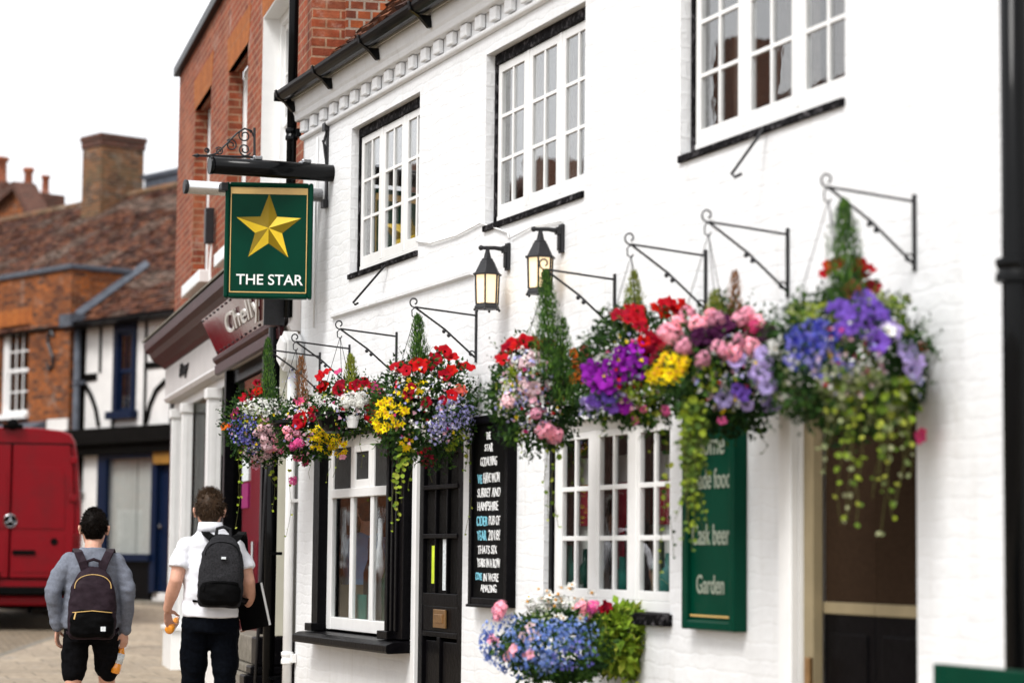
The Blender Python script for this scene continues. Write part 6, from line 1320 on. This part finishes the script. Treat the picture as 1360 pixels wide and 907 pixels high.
straps(bp1, [(.045, -.055, .42), (.072, -.052, .50), (.098, -.012, .558), (.110, .085, .580), (.12, .18, .545), (.13, .24, .44), (.14, .235, .25), (.15, .13, .06), (.13, .0, .03)])
hp1 = Vector(wR) + Vector((-.025, .035, -.115))
bottle('drink_bottle', 'orange drink bottle with a pale label in the hand of the boy in grey', Mw @ (hp1 + Vector((-.012, .0, -.075))), Matrix.Rotation(rzl, 3, 'Z') @ Vector((.25, .05, 1)))

# the young man in the white polo shirt
pr = at_depth(281, 730, 15.3); gzr = gz(pr.y) + .075; rzr = heading(281)
t = thing('person', 'young man in white polo shirt and dark jeans walking away beside the shopfront', 'person', (pr.x, pr.y, gzr), rzr)
H = hit(281, 651, pr, (ray(281, 651).x, ray(281, 651).y, 0)).z - gzr
hz = H - .130; hx = -.018; hs = hz + .055
mb = MB(); head(mb, (hx, .02, hz), 1.06); limb(mb, [(hx, 0, hz - .07), (hx * .5, -.02, hs - .16), (0, -.03, hs - .24)], [.058, .060, .072])
mb.loft([(0, 0, .88, .12, .08), (0, -.01, 1.05, .13, .085), (0, -.01, 1.3, .14, .09), (0, -.015, hs - .26, .17, .09), (0, -.02, hs - .20, .075, .065)], 20)
sL, sR = (-.172, -.02, hs - .275), (.172, -.02, hs - .285); eL, wL = (-.215, -.07, 1.185), (-.268, .06, 1.005); eR, wR = (.232, -.06, 1.18), (.250, .10, 1.0)
for s_, e, w_ in ((sL, eL, wL), (sR, eR, wR)): limb(mb, [(s_[0] * .86, s_[1], s_[2] - .04), Vector(s_).lerp(Vector(e), .5), e, Vector(e).lerp(Vector(w_), .35), w_], [.040, .050, .043, .044, .029])
for sx_, kn, an in ((-1, (-.10, .12, .50), (-.10, .14, .10)), (1, (.10, .03, .50), (.09, -.12, .13))): limb(mb, [(sx_ * .09, 0, .90), kn, an], [.088, .055, .040]); limb(mb, [an, (an[0], an[1] + .13, an[2] - .06)], [.038, .03])
hand(mb, wL, (.05, .35, -.93), (.75, .55, .0), (.5, .6, .3), .9, 1.0); hand(mb, wR, (-.05, .15, -1), (-.95, .1, 0), (-.1, .9, .2), .6, 1.0)
remesh(mb, 'body', M_['skin'], t, .006, 2)
hair(t, (hx, .02, hz), 'hair_light', 9, nape=-.07, length=.026, n=1500)
mb = MB()
mb.loft([(.0, -.0, .955, .174, .130), (0, -.005, 1.00, .176, .132), (0, -.01, 1.15, .172, .130), (0, -.012, 1.33, .176, .122), (0, -.016, hs - .33, .186, .112), (0, -.018, hs - .275, .172, .104), (0, -.02, hs - .228, .136, .090), (0, -.022, hs - .195, .100, .082), (0, -.022, hs - .165, .082, .076)], 26)
for s_, e in ((sL, eL), (sR, eR)):
    s_, e = Vector(s_), Vector(e); a = s_ + Vector((-.024 if s_.x > 0 else .024, 0, -.005)); limb(mb, [a, s_.lerp(e, .45)], [.064, .063]); mb.tube([s_.lerp(e, .4), s_.lerp(e, .66)], [.064, .071], 16)
remesh(mb, 'polo_shirt', M_['white_cotton'], t, .007, 1, .012, 11)
q = MB(); q.loft([(hx * .4, -.024, hs - .185, .088, .084), (hx * .5, -.024, hs - .15, .080, .078), (hx * .6, -.022, hs - .125, .074, .072)], 20); q.build('collar', M_['white_cotton'], t, smooth=True)
mb = MB(); mb.loft([(0, 0, 1.03, .155, .115), (0, 0, .95, .168, .125), (0, 0, .86, .172, .125)], 22)
for sx_, kn, an in ((-1, (-.10, .12, .50), (-.10, .14, .07)), (1, (.10, .03, .50), (.09, -.12, .11))): limb(mb, [(sx_ * .088, 0, .90), (sx_ * .095, kn[1] * .5, .70), kn, an], [.096, .088, .070, .056])
remesh(mb, 'jeans', M_['denim'], t, .008, 2, .011, 12)
mb = MB(); shoe(mb, (-.10, .14, 0), (-.10, .34, 0)); remesh(mb, 'shoe', M_['black_cotton'], t, .007, 3); mb = MB(); shoe(mb, (.09, -.12, .03), (.09, .08, 0)); remesh(mb, 'shoe', M_['black_cotton'], t, .007, 3)
Mw = Matrix.Translation((pr.x, pr.y, gzr)) @ Matrix.Rotation(rzr, 4, 'Z')
bp2 = backpack('backpack', 'charcoal heather backpack with black base on the young man in the white polo', Mw @ Vector((.055, -.118, hs - .655)), rzr, .285, .455, .16, 'heather', 'nylon_black', .17, 'nylon_black', patch=(-.005, .30, .028, .014, 'paper'))
bp2.rotation_euler[1] = R_(2)
straps(bp2, [(.04, -.055, .395), (.075, -.055, .430), (.105, -.02, .452), (.118, .085, .470), (.13, .18, .435), (.14, .24, .34), (.15, .235, .26), (.16, .13, .06), (.14, .0, .03)], .026, 'nylon_black')
hp2 = Vector(wL) + Vector((.035, .055, -.105))
bottle('drink_bottle', 'small orange drink bottle gripped in the hand of the man in the white polo', Mw @ (hp2 + Vector((.0, .06, .0))), Matrix.Rotation(rzr, 3, 'Z') @ Vector((.25, .92, .35)), 1, False)
# folder under his arm
ft = thing('folder', 'black ring folder with a white paper edge carried under the arm of the young man', 'folder', Mw @ Vector((.262, .05, 1.02)), rzr)
FM = Matrix.Rotation(R_(-13), 4, 'Y') @ Matrix.Rotation(R_(58), 4, 'Z')
q = MB(); q.box(-.016, -.012, -.10, .10, -.14, .14); q.box(.012, .016, -.10, .10, -.14, .14); o = q.build('cover', M_['nylon_black'], ft, bevel=.001); o.matrix_local = FM
q = MB(); q.box(-.010, .010, -.102, .095, -.136, .136); o = q.build('paper_block', M_['white'], ft); o.matrix_local = FM

# someone standing inside the bar window
wp = PUB.w(.66, .36, .20)
t = thing('person', 'person in a pale blue shirt seen dimly behind the glass of the bar window', 'person', wp, R_(-10))
mb = MB(); head(mb, (0, .02, 1.62)); limb(mb, [(0, 0, 1.55), (0, -.02, 1.44)], [.055, .07]); limb(mb, [(-.18, 0, 1.38), (-.26, .02, 1.10), (-.2, .2, 1.0)], [.05, .042, .03]); limb(mb, [(.18, 0, 1.38), (.26, .02, 1.10), (.2, .2, 1.0)], [.05, .042, .03])
mb.loft([(0, 0, .85, .15, .1), (0, 0, 1.2, .17, .11), (0, 0, 1.38, .16, .09), (0, 0, 1.45, .07, .06)], 18); limb(mb, [(-.09, 0, .86), (-.1, 0, .45), (-.1, 0, .08)], [.09, .06, .04]); limb(mb, [(.09, 0, .86), (.1, 0, .45), (.1, 0, .08)], [.09, .06, .04])
hand(mb, (-.2, .2, 1.0), (.3, .9, -.1), (0, 0, -1), (.9, -.3, 0), .4); hand(mb, (.2, .2, 1.0), (-.3, .9, -.1), (0, 0, -1), (-.9, -.3, 0), .4); remesh(mb, 'body', M_['skin'], t, .011, 2)
hair(t, (0, .02, 1.62), 'hair', 5, n=150)
mb = MB(); mb.loft([(0, 0, .88, .175, .125), (0, 0, 1.2, .19, .13), (0, 0, 1.36, .19, .11), (0, -.01, 1.46, .08, .07)], 20); limb(mb, [(-.17, 0, 1.37), (-.26, .02, 1.10)], [.075, .06]); limb(mb, [(.17, 0, 1.37), (.26, .02, 1.10)], [.075, .06]); remesh(mb, 'shirt', M_['shirt_blue'], t, .01, 3, .006)
mb = MB(); mb.loft([(0, 0, .92, .16, .12), (0, 0, .82, .17, .12)], 18); limb(mb, [(-.09, 0, .84), (-.1, 0, .45), (-.1, 0, .1)], [.095, .07, .06]); limb(mb, [(.09, 0, .84), (.1, 0, .45), (.1, 0, .1)], [.095, .07, .06]); remesh(mb, 'trousers', M_['denim'], t, .01, 3)
